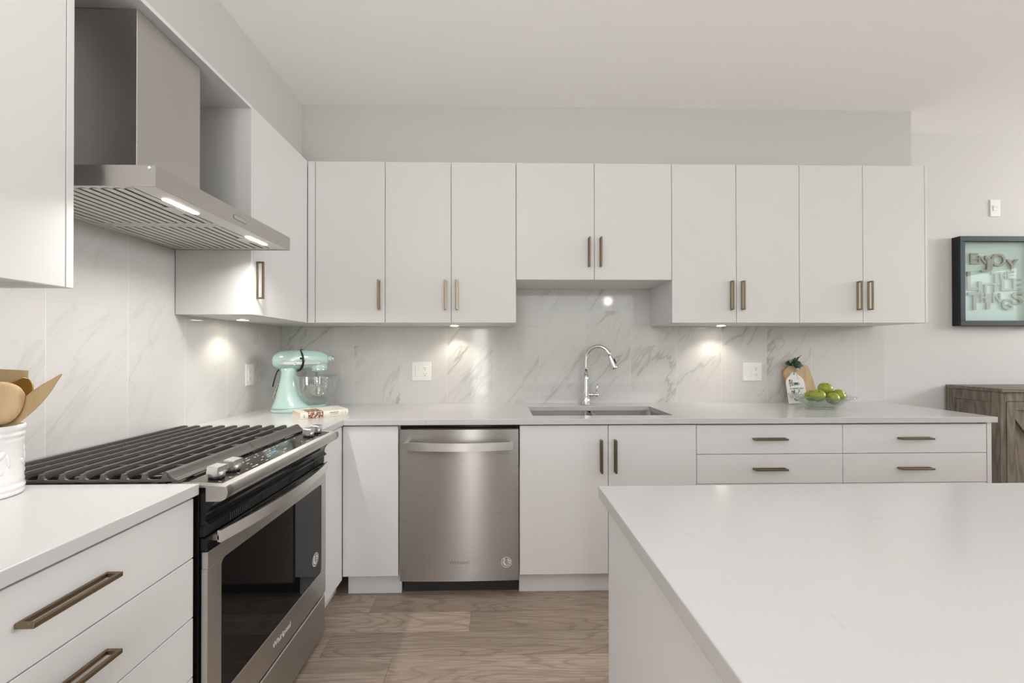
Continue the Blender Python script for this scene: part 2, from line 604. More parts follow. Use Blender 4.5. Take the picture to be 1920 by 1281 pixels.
def thing(name, label, cat, loc, group=None):
    o = bpy.data.objects.new(name, None)
    o.empty_display_size = .05
    COL.objects.link(o)
    o.location = loc
    o['label'] = label
    o['category'] = cat
    if group:
        o['group'] = group
    return o


def tag(o, label, cat, group=None):
    o['label'] = label
    o['category'] = cat
    if group:
        o['group'] = group
    return o


def struct(name, mb, m, label=None, parent=None):
    o = mb.build(name, m, parent)
    o['kind'] = 'structure'
    if label:
        o['label'] = label
        o['category'] = name.split('_')[0]
    return o


def T(x, y, z):
    return Matrix.Translation((x, y, z))


def RX(a):
    return Matrix.Rotation(a, 4, 'X')


def RY(a):
    return Matrix.Rotation(a, 4, 'Y')


def RZ(a):
    return Matrix.Rotation(a, 4, 'Z')


def arc(cx, cy, r, a0, a1, n):
    return [(cx + r * math.cos(a0 + (a1 - a0) * i / n), cy + r * math.sin(a0 + (a1 - a0) * i / n)) for i in range(n + 1)]


def rrect(x0, x1, y0, y1, r, n=5):
    return (arc(x1 - r, y0 + r, r, -PI / 2, 0, n) + arc(x1 - r, y1 - r, r, 0, PI / 2, n) + arc(x0 + r, y1 - r, r, PI / 2, PI, n) + arc(x0 + r, y0 + r, r, PI, 1.5 * PI, n))


# ------------------------------------------------------------------ room shell
ZC, TH = .914, .029
H = 2.733
struct('floor', MB().box(-.12, 7.7, -6.3, .12, -.06, 0, 0), M['floor'], 'brown wood plank floor running under the white base cabinets')
struct('ceiling', MB().box(-.12, 7.7, -6.3, .12, H, H + .08, 0), M['ceil'], 'flat white ceiling above the kitchen')
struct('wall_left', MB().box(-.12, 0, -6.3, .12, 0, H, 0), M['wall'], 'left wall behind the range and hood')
struct('wall_back', MB().box(0, 7.7, 0, .12, 0, H, 0), M['wall_w'], 'pale back wall behind the sink and framed sign')


def wall_with_holes(axis, lo, hi, d0, d1, holes):
    # a wall along axis with rectangular openings (a0, a1, z0, z1)
    mb = MB()
    cur = lo
    for a0, a1, z0, z1 in holes:
        for p0, p1, q0, q1 in ((cur, a0, 0, H), (a0, a1, 0, z0), (a0, a1, z1, H)):
            if p1 - p0 > .001 and q1 - q0 > .001:
                if axis == 'x':
                    mb.box(p0, p1, d0, d1, q0, q1, 0)
                else:
                    mb.box(d0, d1, p0, p1, q0, q1, 0)
        cur = a1
    if axis == 'x':
        mb.box(cur, hi, d0, d1, 0, H, 0)
    else:
        mb.box(d0, d1, cur, hi, 0, H, 0)
    return mb


struct('wall_right', wall_with_holes('y', -6.3, 0, 7.6, 7.72, [(-3.2, -2.05, .55, 2.3), (-1.95, -.25, 1.75, 2.64)]), M['wall_w'])
struct('wall_front', wall_with_holes('x', 0, 7.6, -6.22, -6.1, [(.72, 1.24, .12, 2.45), (1.95, 5.0, .12, 2.6)]), M['wall_w'])


def window(name, axis, a0, a1, z0, z1, d, nm):
    mb = MB()
    t = .05
    for p0, p1, q0, q1 in ((a0, a1, z0, z0 + t), (a0, a1, z1 - t, z1), (a0, a0 + t, z0, z1), (a1 - t, a1, z0, z1)):
        mb.box(*((p0, p1, d, d + .06) if axis == 'x' else (d, d + .06, p0, p1)), q0, q1, .004)
    for i in range(1, nm):
        c = a0 + (a1 - a0) * i / nm
        mb.box(*((c - .025, c + .025, d, d + .06) if axis == 'x' else (d, d + .06, c - .025, c + .025)), z0, z1, .004)
    struct(name, mb, M['trim'])


M['flag_dark'] = simple('flag_dark_paint', (.06, .05, .045), .5, noise=.1)
struct('door_1', MB().box(1.36, 1.90, -6.099, -6.06, .005, 2.1, .004), M['flag_dark'])  # added unseen dark panels, not doors, giving the dishwasher reflection dark bands
struct('door_2', MB().box(.06, .52, -6.099, -6.06, .005, 2.1, .004), M['flag_dark'])
window('window_1', 'y', -1.95, -.25, 1.75, 2.64, 7.63, 2)
window('window_4', 'y', -3.2, -2.05, .55, 2.3, 7.63, 1)
window('window_2', 'x', 1.95, 5.0, .12, 2.6, -6.19, 3)
window('window_3', 'x', .72, 1.24, .12, 2.45, -6.19, 1)

XS, YS = .252, -.2335
UZ0, UZ1 = 1.4195, 2.340
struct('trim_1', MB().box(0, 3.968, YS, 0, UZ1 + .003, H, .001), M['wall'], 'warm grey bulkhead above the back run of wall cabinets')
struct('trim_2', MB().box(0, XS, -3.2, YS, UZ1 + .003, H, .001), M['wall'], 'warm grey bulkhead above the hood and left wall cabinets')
struct('baseboard_back', MB().box(4.02, 7.6, -.014, 0, 0, .1, .002), M['trim'])

tb = MB().box(.011, 4.006, -.010, -.0002, ZC - .02, UZ0, .0004).box(1.52, 2.44, -.010, -.0002, UZ0, 1.683, .0004)
struct('wall_tile_back', tb, M['tile_x'], 'glossy white marble-look tile on the wall behind the sink')
tl = MB().box(.0002, .010, -2.6, -.0002, ZC - .02, UZ0, .0004).box(.0002, .010, -1.588, -.862, UZ0, 1.76, .0004)
struct('wall_tile_left', tl, M['tile_y'], 'glossy white marble-look tile on the wall behind the range')

# ------------------------------------------------------------------ handles and cabinets
def pull_mb(mb, c, axis, out, L=.168, P=.032, tk=.0095):
    # closed rectangular loop standing off a front: c = middle on the face, axis = long way, out = facing
    c = Vector(c)
    A = {'x': Vector((1, 0, 0)), 'y': Vector((0, 1, 0)), 'z': Vector((0, 0, 1))}[axis]
    O = {'-y': Vector((0, -1, 0)), '+x': Vector((1, 0, 0))}[out]
    N = A.cross(O)
    mx = Matrix((A, O, N)).transposed().to_4x4()
    mx.translation = c
    w = .0075
    mb.box(-L / 2, L / 2, P - w, P, -tk / 2, tk / 2, .0012, mx)
    mb.box(-L / 2, L / 2, .0, w * .8, -tk / 2, tk / 2, .0012, mx)
    mb.box(-L / 2, -L / 2 + w, w * .8, P - w, -tk / 2, tk / 2, .0012, mx)
    mb.box(L / 2 - w, L / 2, w * .8, P - w, -tk / 2, tk / 2, .0012, mx)
    return mb


def front(kind, root, x0, x1, z0, z1, yf, hc=None, hax='z'):
    # a door or drawer on the back run, face at y = yf
    d = MB().box(x0, x1, yf, yf + .018, z0, z1, .0012).build(kind, M['cab'], root)
    if hc:
        pull_mb(MB(), (hc[0], yf - .0001, hc[1]), hax, '-y').build('handle', M['brass'], d)
    return d


def front_l(kind, root, y0, y1, z0, z1, xf, hc=None, hax='z'):
    d = MB().box(xf - .018, xf, y0, y1, z0, z1, .0012).build(kind, M['cab'], root)
    if hc:
        pull_mb(MB(), (xf + .0001, hc[0], hc[1]), hax, '+x').build('handle', M['brass'], d)
    return d


g = .0015
YU = -.350
UG = 'white wall cabinets over the back counter'
HZ = 1.577


def upper(label, x0, x1, z0, splits, handles, x_end=None):
    r = thing('wall_cabinet', label, 'cabinet', ((x0 + x1) / 2, YU / 2, z0), UG)
    MB().box(x0 + .0006, x1 - .0006, YU + .0190, -.0112, z0, UZ1, .0008).build('cabinet_body', M['cab'], r)
    xs = [x0] + splits + [x1 if x_end is None else x_end]
    for i in range(len(xs) - 1):
        front('door', r, xs[i] + g, xs[i + 1] - g, z0 + .0005, UZ1 - .0005, YU, (handles[i], HZ if z0 < 1.5 else 1.825))
    return r


upper('narrow white wall cabinet with one door, first right of the corner filler', .383, .778, UZ0, [], [.746])
upper('white two-door wall cabinet left of the raised cabinet over the sink', .778, 1.526, UZ0, [1.154], [1.122, 1.186])
upper('short raised white two-door wall cabinet directly over the sink', 1.526, 2.427, 1.667, [1.977], [1.945, 2.012])
upper('white two-door wall cabinet right of the raised cabinet over the sink', 2.427, 3.176, UZ0, [2.804], [2.771, 2.835])
e = upper('white two-door wall cabinet at the right end of the back run', 3.176, 3.940, UZ0, [3.552], [3.518, 3.582], 3.922)
MB().box(3.9225, 3.9395, YU, YU + .021, UZ0, UZ1, .001).build('end_panel', M['cab'], e)

# corner filler
fl = thing('corner_filler', 'narrow white vertical filler panel in the corner between wall cabinets', 'panel', (.36, YU, UZ0))
MB().box(.3415, .3815, YU, YU + .02, UZ0, UZ1, .0008).build('filler_panel', M['cab'], fl)
MB().box(.012, .3815, YU + .0215, -.0115, UZ0, UZ1, .0008).build('corner_body', M['cab'], fl)

XU = .3395
LG = 'white wall cabinets either side of the hood'
r = thing('wall_cabinet', 'white wall cabinet beside the far end of the hood with gold handle', 'cabinet', (.17, -.61, UZ0), LG)
MB().box(.0112, XU - .0215, -.844, YU - .0015, UZ0, UZ1, .0008).build('cabinet_body', M['cab'], r)
MB().box(.0112, XU, -.862, -.845, UZ0, UZ1, .0008).build('side_panel', M['cab'], r)
front_l('door', r, -.8435, YU - .003, UZ0 + .0005, UZ1 - .0005, XU, (-.822, 1.577))
r = thing('wall_cabinet', 'white wall cabinet near the camera left of the hood', 'cabinet', (.17, -2.0, UZ0), LG)
MB().box(.0112, XU - .0215, -2.3, -1.609, UZ0 + .012, UZ1, .0008).build('cabinet_body', M['cab'], r)
MB().box(.0112, XU, -1.6075, -1.590, UZ0, UZ1, .0008).build('side_panel', M['cab'], r)
front_l('door', r, -1.955, -1.609, UZ0, UZ1 - .0005, XU, (-1.93, 1.577))
front_l('door', r, -2.3, -1.957, UZ0, UZ1 - .0005, XU, (-1.985, 1.577))
bp_ = MB().box(.0005, XU, -1.5895, -.8625, UZ1 - .013, UZ1 + .002, .001).build('bridge_panel', M['cab'], None, (.17, -1.22, UZ1 - .013))
tag(bp_, 'thin white bridging panel over the hood chimney between the wall cabinets', 'panel')

# ------------------------------------------------------------------ base cabinets
YB = -.603
BZ0, BZ1 = .120, .8775
BG = 'white base cabinets under the back counter'


def base(label, x0, x1, x_end=None, x_start=None):
    r = thing('base_cabinet', label, 'cabinet', ((x0 + x1) / 2, -.3, 0), BG)
    MB().box(x0 + .0006, x1 - .0006, YB + .032, -.012, BZ0, ZC - TH - .0008 if x0 != 1.5305 else .66, .0008).build('cabinet_body', M['cab_in'], r)
    MB().box(x0 + .0006, x1 - .0006, -.545, -.525, .0005, BZ0 - .001, .0008).build('toe_kick', M['cab'], r)
    return r


r = base('white base cabinet with one plain door between the corner and the dishwasher', .6445, .9215)
front('door', r, .6385, .9165, BZ0, BZ1, YB)
r = base('white two-door base cabinet under the sink', 1.5305, 2.4415)
front('door', r, 1.5325, 1.9835, BZ0, BZ1, YB, (1.947, .722))
front('door', r, 1.9865, 2.440, BZ0, BZ1, YB, (2.019, .722))
zs = [BZ1, .7255, .5725, .348, BZ0]
r = base('white drawer base cabinet right of the sink cabinet', 2.4415, 3.205)
for i in range(4):
    front('drawer', r, 2.443, 3.2035, zs[i + 1] + .0015, zs[i] - .0015, YB, (2.816, .805 if i == 0 else zs[i] - .075), 'x')
r = base('white drawer base cabinet at the right end of the back counter', 3.205, 3.968)
for i in range(4):
    front('drawer', r, 3.2065, 3.9655, zs[i + 1] + .0015, zs[i] - .0015, YB, (3.575, .805 if i == 0 else zs[i] - .075), 'x')
MB().box(3.9685, 3.992, YB - .001, -.012, .0005, ZC - TH - .0008, .001).build('end_panel', M['cab'], r)

XB = .636
r = thing('base_cabinet', 'narrow white base cabinet in the corner beyond the range', 'cabinet', (.3, -.72, 0))
MB().box(.012, XB - .032, -.843, -.012, BZ0, ZC - TH - .0008, .0008).build('cabinet_body', M['cab_in'], r)
MB().box(XB - .019, XB, -.843, -.6045, BZ0 - .015, BZ1, .001).build('front_panel', M['cab'], r)
MB().box(.556, .576, -.843, -.5255, .0005, BZ0 - .001, .0008).build('toe_kick', M['cab'], r)
r = thing('base_cabinet', 'white drawer base cabinet nearest the camera, left of the range', 'cabinet', (.3, -2.0, 0))
MB().box(.012, XB - .032, -2.45, -1.578, BZ0, ZC - TH - .0008, .0008).build('cabinet_body', M['cab_in'], r)
MB().box(.556, .576, -2.45, -1.578, .0005, BZ0 - .001, .0008).build('toe_kick', M['cab'], r)
zl = [.8775, .7225, .5685, .415, BZ0]
for i in range(4):
    d = front_l('drawer', r, -2.19, -1.5795, zl[i + 1] + .0014, zl[i] - .0014, XB)
    pull_mb(MB(), (XB + .0001, -1.884, zl[i] - .0695), 'y', '+x', .156).build('handle', M['brass'], d)
MB().box(XB - .019, XB, -2.45, -2.192, BZ0, .8775, .001).build('front_panel', M['cab'], r)

# ------------------------------------------------------------------ worktops
def slab(cells_x, cells_y, keep, z0, z1, bev=.0022):
    bm = bmesh.new()
    vs = {}

    def v(i, j):
        if (i, j) not in vs:
            vs[(i, j)] = bm.verts.new((cells_x[i], cells_y[j], z1))
        return vs[(i, j)]
    for i in range(len(cells_x) - 1):
        for j in range(len(cells_y) - 1):
            if keep(i, j):
                bm.faces.new((v(i, j), v(i + 1, j), v(i + 1, j + 1), v(i, j + 1)))
    r = bmesh.ops.extrude_face_region(bm, geom=list(bm.faces))
    for q in r['geom']:
        if isinstance(q, bmesh.types.BMVert):
            q.co.z = z0
    bmesh.ops.recalc_face_normals(bm, faces=bm.faces)
    bmesh.ops.dissolve_limit(bm, angle_limit=.01, verts=bm.verts, edges=bm.edges)
    ed = [e_ for e_ in bm.edges if len(e_.link_faces) == 2 and e_.calc_face_angle(0) > .5]
    bmesh.ops.bevel(bm, geom=ed, offset=bev, segments=2, affect='EDGES', profile=.5)
    mb = MB()
    mb.bm(bm)
    return mb


cx_ = [.0105, .649, 1.607, 2.360, 4.006]
cy_ = [-.846, -.621, -.517, -.165, -.0105]
ctop = slab(cx_, cy_, lambda i, j: not ((j == 0 and i > 0) or (i == 2 and j == 2)), ZC - TH, ZC)
wt = thing('worktop', 'long white quartz worktop with the sink cutout along the back wall', 'worktop', (2.0, -.3, ZC - TH))
top_ = ctop.build('worktop_slab', M['quartz'], wt)
MB().box(1.0595, 1.0605, -.6214, -.6206, ZC - TH + .002, ZC - .002, 0).build('seam', M['grey_ink'], wt)
w2 = slab([.0105, .649], [-2.6, -1.577], lambda i, j: True, ZC - TH, ZC).build('worktop', M['quartz'], None, (.3, -2.0, ZC - TH))
tag(w2, 'short white quartz worktop nearest the camera, under the white crock', 'worktop')

# island
r = thing('kitchen_island', 'white kitchen island with thick pale quartz top in the right foreground', 'island', (2.9, -2.1, 0))
slab([1.6815, 4.3], [-2.60, -1.6185], lambda i, j: True, ZC - TH, ZC).build('island_top', M['quartz'], r)
MB().box(1.718, 4.25, -2.55, -1.663, .1, ZC - TH - .0006, .001).build('island_body', M['cab_in'], r)
MB().box(1.700, 1.7175, -2.55, -1.645, .0005, ZC - TH - .0006, .001).build('end_panel', M['cab'], r)
MB().box(1.718, 4.25, -1.6625, -1.645, .1, ZC - TH - .0006, .001).build('back_panel', M['cab'], r)
MB().box(1.718, 4.2, -2.5, -1.70, .0005, .1, .001).build('toe_kick', M['cab'], r)
MB().box(1.6988, 1.7003, -2.42, -2.10, .842, .855, .0006).build('outlet_strip', M['cab'], r)

# ------------------------------------------------------------------ sink
r = thing('kitchen_sink', 'undermount stainless double-bowl sink below the chrome faucet', 'sink', (1.98, -.34, .68))


def basin(x0, x1, y0, y1, z0, z1, name):
    t = .0015
    rings = []
    for dx, z in ((0, z1), (.004, z0 + .03), (.012, z0 + .008), (.03, z0)):
        rings.append([(a, b, z) for a, b in rrect(x0 + dx, x1 - dx, y0 + dx, y1 - dx, .028 if dx < .02 else .04)])
    inner = rings
    outer = [[(a, b, z - (0 if z == z1 else t)) for a, b in rrect(x0 + dx - t, x1 - dx + t, y0 + dx - t, y1 - dx + t, .029)] for dx, z in ((.03, z0), (.0, z0 + .02), (0, z1))]
    mb = MB()
    mb.loft(inner + [], caps=False)
    n = len(inner[0])
    mb.add(inner[-1], [tuple(range(n))], False)
    mb.loft([inner[0], outer[2], outer[1], outer[0]], caps=False)
    mb.add(outer[0], [tuple(range(n))], False)
    o = mb.build(name, M['steel_sink'], r)
    cx, cy = (x0 + x1) / 2, (y0 + y1) / 2 + .05
    MB().lathe([(.042, 0), (.042, .002), (.034, .003), (.03, .0012), (.0, .0012)], 28, T(cx, cy, z0)).build('drain', M['chrome'], o)


basin(1.597, 1.972, -.525, -.157, .69, ZC - TH - .0008, 'left_bowl')
basin(1.992, 2.370, -.525, -.157, .69, ZC - TH - .0008, 'right_bowl')
MB().box(1.9735, 1.9905, -.52, -.162, .84, .866, .003).build('divider', M['steel_sink'], r)

# faucet
fx, fy = 1.985, -.085
r = thing('kitchen_faucet', 'chrome gooseneck pull-down kitchen faucet behind the sink', 'faucet', (fx, fy, ZC))
MB().lathe([(.0, .0003), (.0275, .0003), (.0275, .004), (.0245, .006), (.0235, .05), (.0205, .11), (.0155, .165), (.0138, .198)], 28, T(fx, fy, ZC)).build('faucet_body', M['chrome'], r)
sd = Vector((math.cos(-.5), math.sin(-.5), 0))
pts = [(fx, fy, ZC + .199), (fx, fy, ZC + .24), (fx, fy, ZC + .275)]
rA = .078
for k in range(1, 15):
    a = PI - k * (PI * .90) / 14
    q = Vector((fx, fy, ZC + .285)) + sd * (rA + rA * math.cos(a)) + Vector((0, 0, rA * 1.12 * math.sin(a)))
    pts.append(tuple(q))
MB().tube(pts, .0128, 16).build('spout', M['chrome'], r)
p_end = Vector(pts[-1])
dr = (p_end - Vector(pts[-2])).normalized()
hp = [p_end, p_end + dr * .004, p_end + dr * .03, p_end + dr * .075, p_end + dr * .088]
hd = MB().tube([tuple(x) for x in hp], [.0135, .0142, .0155, .0195, .0195], 18).build('spray_head', M['chrome'], r)
bt = p_end + dr * .036 + sd * .0165
MB().box(-.006, .006, -.0035, .0035, -.016, .016, .002, Matrix.Translation(bt) @ RZ(-.5) @ RY(-.35)).build('spray_button', M['black'], hd)
MB().tube([(fx + .021, fy, ZC + .062), (fx + .05, fy - .006, ZC + .062)], .0135, 18).build('valve_stub', M['chrome'], r)
lv = MB().tube([(fx + .051, fy - .0062, ZC + .062), (fx + .074, fy - .011, ZC + .062)], .0145, 18)
lv.tube([(fx + .064, fy - .009, ZC + .072), (fx + .066, fy - .010, ZC + .10), (fx + .071, fy - .012, ZC + .135)], [.0045, .0042, .0038], 10)
lv.build('lever', M['chrome'], r)

# ------------------------------------------------------------------ dishwasher
r = thing('dishwasher', 'stainless steel dishwasher with curved bar handle left of the sink', 'dishwasher', (1.227, -.3, 0))
MB().box(.9285, 1.5245, -.580, -.03, .125, .868, .001).build('dishwasher_body', M['toe'], r)
MB().box(.9285, 1.5245, -.53, -.5, .0005, .115, .001).build('toe_kick', M['toe'], r)
MB().box(.9235, 1.5295, -.58, -.56, .862, .8835, .001).build('control_strip', M['black'], r)
dpl = []
for i in range(17):
    t = i / 16
    x = .9265 + t * (.6)
    dpl.append((x, -.603 - .006 * (1 - (2 * t - 1) ** 2)))
dm_ = MB()
nd_ = len(dpl)
dm_.add([(x, y, .0935) for x, y in dpl] + [(x, y, .8595) for x, y in dpl], [(i, i + 1, nd_ + i + 1, nd_ + i) for i in range(nd_ - 1)], True)
for z in (.0935, .8595):
    dm_.add([(x, y, z) for x, y in dpl] + [(1.5265, -.5815, z), (.9265, -.5815, z)], [tuple(range(nd_ + 2))])
for x in (.9265, 1.5265):
    dm_.add([(x, -.603, .0935), (x, -.5815, .0935), (x, -.5815, .8595), (x, -.603, .8595)], [(0, 1, 2, 3)])
dm_.add([(.9265, -.5815, .0935), (1.5265, -.5815, .0935), (1.5265, -.5815, .8595), (.9265, -.5815, .8595)], [(0, 1, 2, 3)])
door = dm_.build('door', M['steel_x'], r)
# bowed flat bar handle
rings = []
for i in range(25):
    t = i / 24
    x = .953 + t * .545
    bow = .030 * (1 - (2 * t - 1) ** 2)
    y = -.636 - bow
    rings.append([(x, y, .7645), (x, y - .009, .7645), (x, y - .009, .8035), (x, y, .8035)])
hmb = MB().loft(rings, smooth=False)
for x in (.962, 1.489):
    hmb.box(x - .008, x + .008, -.64, -.604, .768, .800, .002)
hmb.build('handle', M['steel_bar'], door)
MB().text('Whirlpool', .024, T(1.227, -.6093, .189) @ RX(PI / 2), .0004).build('lettering', M['grey_ink'], door)


def badge(parent, mx, rad):
    d = MB().lathe([(0, 0), (rad, 0), (rad, .0005), (0, .0005)], 40, mx, closed=False, smooth=False).build('badge', M['white_ink'], parent)
    mb = MB()
    word = 'AMERICA'
    for i, ch in enumerate(word):
        a = math.radians(108 - i * 23)
        mb.text(ch, rad * .40, mx @ T(rad * .77 * math.cos(a), rad * .77 * math.sin(a), .0008) @ RZ(a - PI / 2), .0002, bold=.0002)
    for i in range(14):
        a = math.radians(140 + i * 13)
        mb.box(-rad * .05, rad * .05, -rad * .10, rad * .10, 0, .0004, 0, mx @ T(rad * .78 * math.cos(a), rad * .78 * math.sin(a), .0006) @ RZ(a - PI / 2))
    mb.build('badge_lettering', M['ink'], d if d.parent.parent is None else parent)
    fb = MB()
    for i, (w_, dx) in enumerate(((.42, -.1), (.55, .02), (.42, .08))):
        pl = [(dx * rad - w_ * rad + t * 2 * w_ * rad / 6, (.26 - .26 * i) * rad + .09 * rad * math.sin(t * 1.2)) for t in range(7)]
        pl2 = [(x, y + .13 * rad) for x, y in pl][::-1]
        fb.prism(pl + pl2, .0006, .0009, 'xy', mx @ RZ(-.75))
    fb.build('badge_flag', M['navy'], d if d.parent.parent is None else parent)


badge(door, T(1.464, -.6072, .187) @ RX(PI / 2), .0265)

# ------------------------------------------------------------------ range
RY0, RY1 = -1.5695, -.8495
RC = (RY0 + RY1) / 2
r = thing('gas_range', 'stainless slide-in gas range with black grates under the hood', 'range', (.34, RC, 0))
MB().box(.03, .640, RY0 + .0015, RY1 - .0015, .03, .9, .001).build('range_body', M['black'], r)
ct = MB().box(.02, .578, RY0, RY1, .9005, .908, .002)
ct.box(.585, .594, RY0 + .022, RY1 - .022, .900, .9105, .001)
ct.box(.018, .034, RY0, RY1, .908, .916, .002)
ct.build('cooktop', M['black'], r)

# grates: two castings meeting at the middle
gx = [.543 - .0535 * i for i in range(10)]


def bar_poly(y0, y1, near):
    zt, zb, zl = .9370, .9210, .9130
    y0, y1 = (y0 + .0012, y1) if near else (y0, y1 - .0012)
    if near:
        p = [(y0, zl), (y0, .9210)] + [(y0 + .016 - .016 * math.cos(a), .9210 + .016 * math.sin(a)) for a in (.4, .8, 1.2, PI / 2)]
        p += [(y1, zt), (y1, zb)]
        p += [(y0 + .026, zb), (y0 + .014, .918), (y0 + .010, .915), (y0 + .009, zl)]
        return p
    p = [(y1, zl), (y1, .9210)] + [(y1 - .016 + .016 * math.cos(a), .9210 + .016 * math.sin(a)) for a in (.4, .8, 1.2, PI / 2)]
    p += [(y0, zt), (y0, zb)]
    p += [(y1 - .026, zb), (y1 - .014, .918), (y1 - .010, .915), (y1 - .009, zl)]
    return p


for near in (True, False):
    y0, y1 = (RY0 + .012, RC - .0012) if near else (RC + .0012, RY1 - .012)
    mb = MB()
    for x in gx[1:]:
        mb.prism(bar_poly(y0, y1, near), x - .0045, x + .0045, 'yz')
    # wide sloping front bar
    fp = [(.536, .936), (.539, .9375), (.544, .9375), (.549, .9345), (.556, .926), (.564, .9195), (.574, .9165), (.580, .9160), (.580, .9130), (.570, .9130), (.556, .919), (.546, .930), (.536, .930)]
    ya, yb = (y0 + .004, y1) if near else (y0, y1 - .004)
    mb.prism(fp, ya, yb, 'xz')
    ye = y0 if near else y1 - .006
    rail = [(gx[-1] - .012, .9125), (.582, .9125), (.582, .9165), (.570, .9175)]
    for x in gx:
        rail += [(x + q, z_) for q, z_ in ((.018, .9175), (.012, .9185), (.008, .9215), (.0058, .9270), (.0048, .9335), (-.0048, .9335), (-.0058, .9270), (-.008, .9215), (-.012, .9185), (-.018, .9175))]
    rail += [(gx[-1] - .012, .9175)]
    mb.prism(rail, ye, ye + .006, 'xz')
    for yy in (RC - .0072, RC - .125, RC - .245) if near else (RC + .0072, RC + .125, RC + .245):
        mb.box(gx[-1] - .006, .54, yy - .0045, yy + .0045, .9185, .9290, .001)
    for x in (gx[-1], .30, .54):
        for yy in (y0 + .02, y1 - .02):
            mb.box(x - .006, x + .006, yy - .006, yy + .006, .9085, .922, .001)
    mb.build('grate', M['iron'], r)
for bx_, by_, br in ((.17, RC - .22, .036), (.43, RC - .22, .044), (.30, RC, .042), (.17, RC + .22, .036), (.43, RC + .22, .044)):
    b_ = MB().lathe([(br + .014, .9081), (br + .014, .911), (br, .914), (br, .9165)], 28, T(bx_, by_, 0)).build('burner', M['steel_sink'], r)
    MB().lathe([(0, .9166), (br * .92, .9166), (br * .92, .9185), (br * .84, .9205), (0, .9208)], 28, T(bx_, by_, 0)).build('burner_cap', M['blackm'], b_)

# sloping glass control panel
cp = [(.5985, .900), (.5985, .9097), (.6875, .9016), (.6875, .8935)]
pan = MB().prism(cp, RY0 + .022, RY1 - .022, 'xz').build('control_panel', M['pglass'], r)
sl = math.atan2(.9097 - .9016, .6875 - .5985)


def onpanel(x, y, lift=0.0):
    return T(x, y, .9097 - (x - .5985) * math.tan(sl) + lift) @ RY(sl)


pr = MB()
random.seed(7)
for i in range(40):
    yy = RC + random.uniform(-.20, .20)
    xx = random.choice((.608, .622, .640, .655, .672)) + random.uniform(-.002, .002)
    pr.box(-.0012, .0012, -random.uniform(.003, .009), .004, 0, .0003, 0, onpanel(xx, yy, .0002))
for yy in (RC - .30, RC - .225, RC + .225, RC + .30):
    for dx, dy in ((.028, .018), (.026, -.02), (-.02, .03)):
        pr.box(-.0035, .0035, -.0012, .0012, 0, .0003, 0, onpanel(.643 + dx, yy + dy, .0002))
pr.build('panel_print', M['white_ink'], pan)
dsp = MB()
for dy, w_ in ((-.016, .004), (-.006, .006), (.003, .003), (.011, .005)):
    dsp.box(-.006, .006, dy - w_ / 2, dy + w_ / 2, 0, .0003, 0, onpanel(.640, RC - .01, .0003))
dsp.build('display', M['blue_lcd'], pan)

for yy in (-1.506, -1.440, -.975, -.905):
    mx = onpanel(.643, yy, .0002)
    k = MB().lathe([(.0, .006), (.0188, .006), (.0205, .008), (.0205, .019), (.0195, .021), (0, .021)], 32, mx)
    k.prism([(-.0205, .015), (.0205, .015), (.0200, .033), (.018, .0355), (-.018, .0355), (-.0200, .033)], -.0150, .0150, 'xz', mx @ RZ(PI / 2 * .98))
    kb = k.build('knob', M['knob'], r)
    MB().lathe([(0, 0), (.0195, 0), (.0185, .0059), (0, .0059)], 28, mx).build('knob_skirt', M['black'], kb)

# stainless bezel: a curved front lip with side cheeks
bz = MB()
lip = [(.688, .894), (.688, .9042), (.7085, .9022), (.7125, .9005), (.7150, .8970), (.7165, .8920), (.7170, .8860), (.7160, .8795), (.7125, .8725), (.7075, .8680), (.7000, .8650), (.690, .8640), (.6600, .8640), (.6600, .894)]
bz.prism(lip, RY0 + .0015, RY1 - .0015, 'xz')
cheek = [(.556, .9005), (.556, .9092), (.60, .9088), (.65, .9066), (.688, .9043), (.7085, .9022), (.7125, .9005), (.7150, .8970), (.7165, .8920), (.7170, .8860), (.7160, .8795), (.7125, .8725), (.7075, .8680), (.7000, .8650), (.690, .8640), (.6605, .8640), (.6605, .9005)]
bz.prism(cheek, RY0 - .001, RY0 + .0215, 'xz')
bz.prism(cheek, RY1 - .0215, RY1 + .001, 'xz')
bz.build('bezel', M['steel_y'], r)

# black recess, vent panel and door
rec = [(.640, .8995), (.6595, .8995), (.6595, .8635), (.682, .8635), (.674, .850), (.666, .840), (.660, .832), (.656, .820), (.657, .812), (.664, .806), (.664, .800), (.640, .800)]
MB().prism(rec, RY0 + .003, RY1 - .003, 'xz').build('upper_fascia', M['black'], r)
vt = MB().box(.640, .655, RY0 + .003, RY1 - .003, .768, .7995, .002).build('vent_panel', M['blackm'], r)
sb = MB()
for i in range(60):
    yy = RY0 + .10 + i * .0090
    if 14 < i % 20 < 18:
        continue
    sb.box(.6551, .6566, yy, yy + .0028, .774, .794, .0003)
sb.build('vent_grille', M['slot'], vt)

XD = .662
DY0, DY1 = RY0 + .004, RY1 - .004
dz0, dz1 = .200, .7285
gy0, gy1, gz0, gz1 = -1.512, -.894, .306, .684
dm = MB()
dm.box(XD - .016, XD, DY0, DY1, gz1, dz1, .0015)
dm.box(XD - .016, XD, DY0, DY1, dz0, gz0, .0015)
dm.box(XD - .016, XD, DY0, gy0, gz0, gz1, .0006)
dm.box(XD - .016, XD, gy1, DY1, gz0, gz1, .0006)
for (cy, cz, sy, sz) in ((gy0, gz0, 1, 1), (gy0, gz1, 1, -1), (gy1, gz0, -1, 1), (gy1, gz1, -1, -1)):
    rr_ = .016
    pl = [(cy, cz)] + [(cy + sy * (rr_ - rr_ * math.sin(a)), cz + sz * (rr_ - rr_ * math.cos(a))) for a in [PI / 2 * i / 6 for i in range(7)]]
    dm.prism(pl, XD - .014, XD - .0003, 'yz')
door = dm.build('oven_door', M['steel_y'], r)
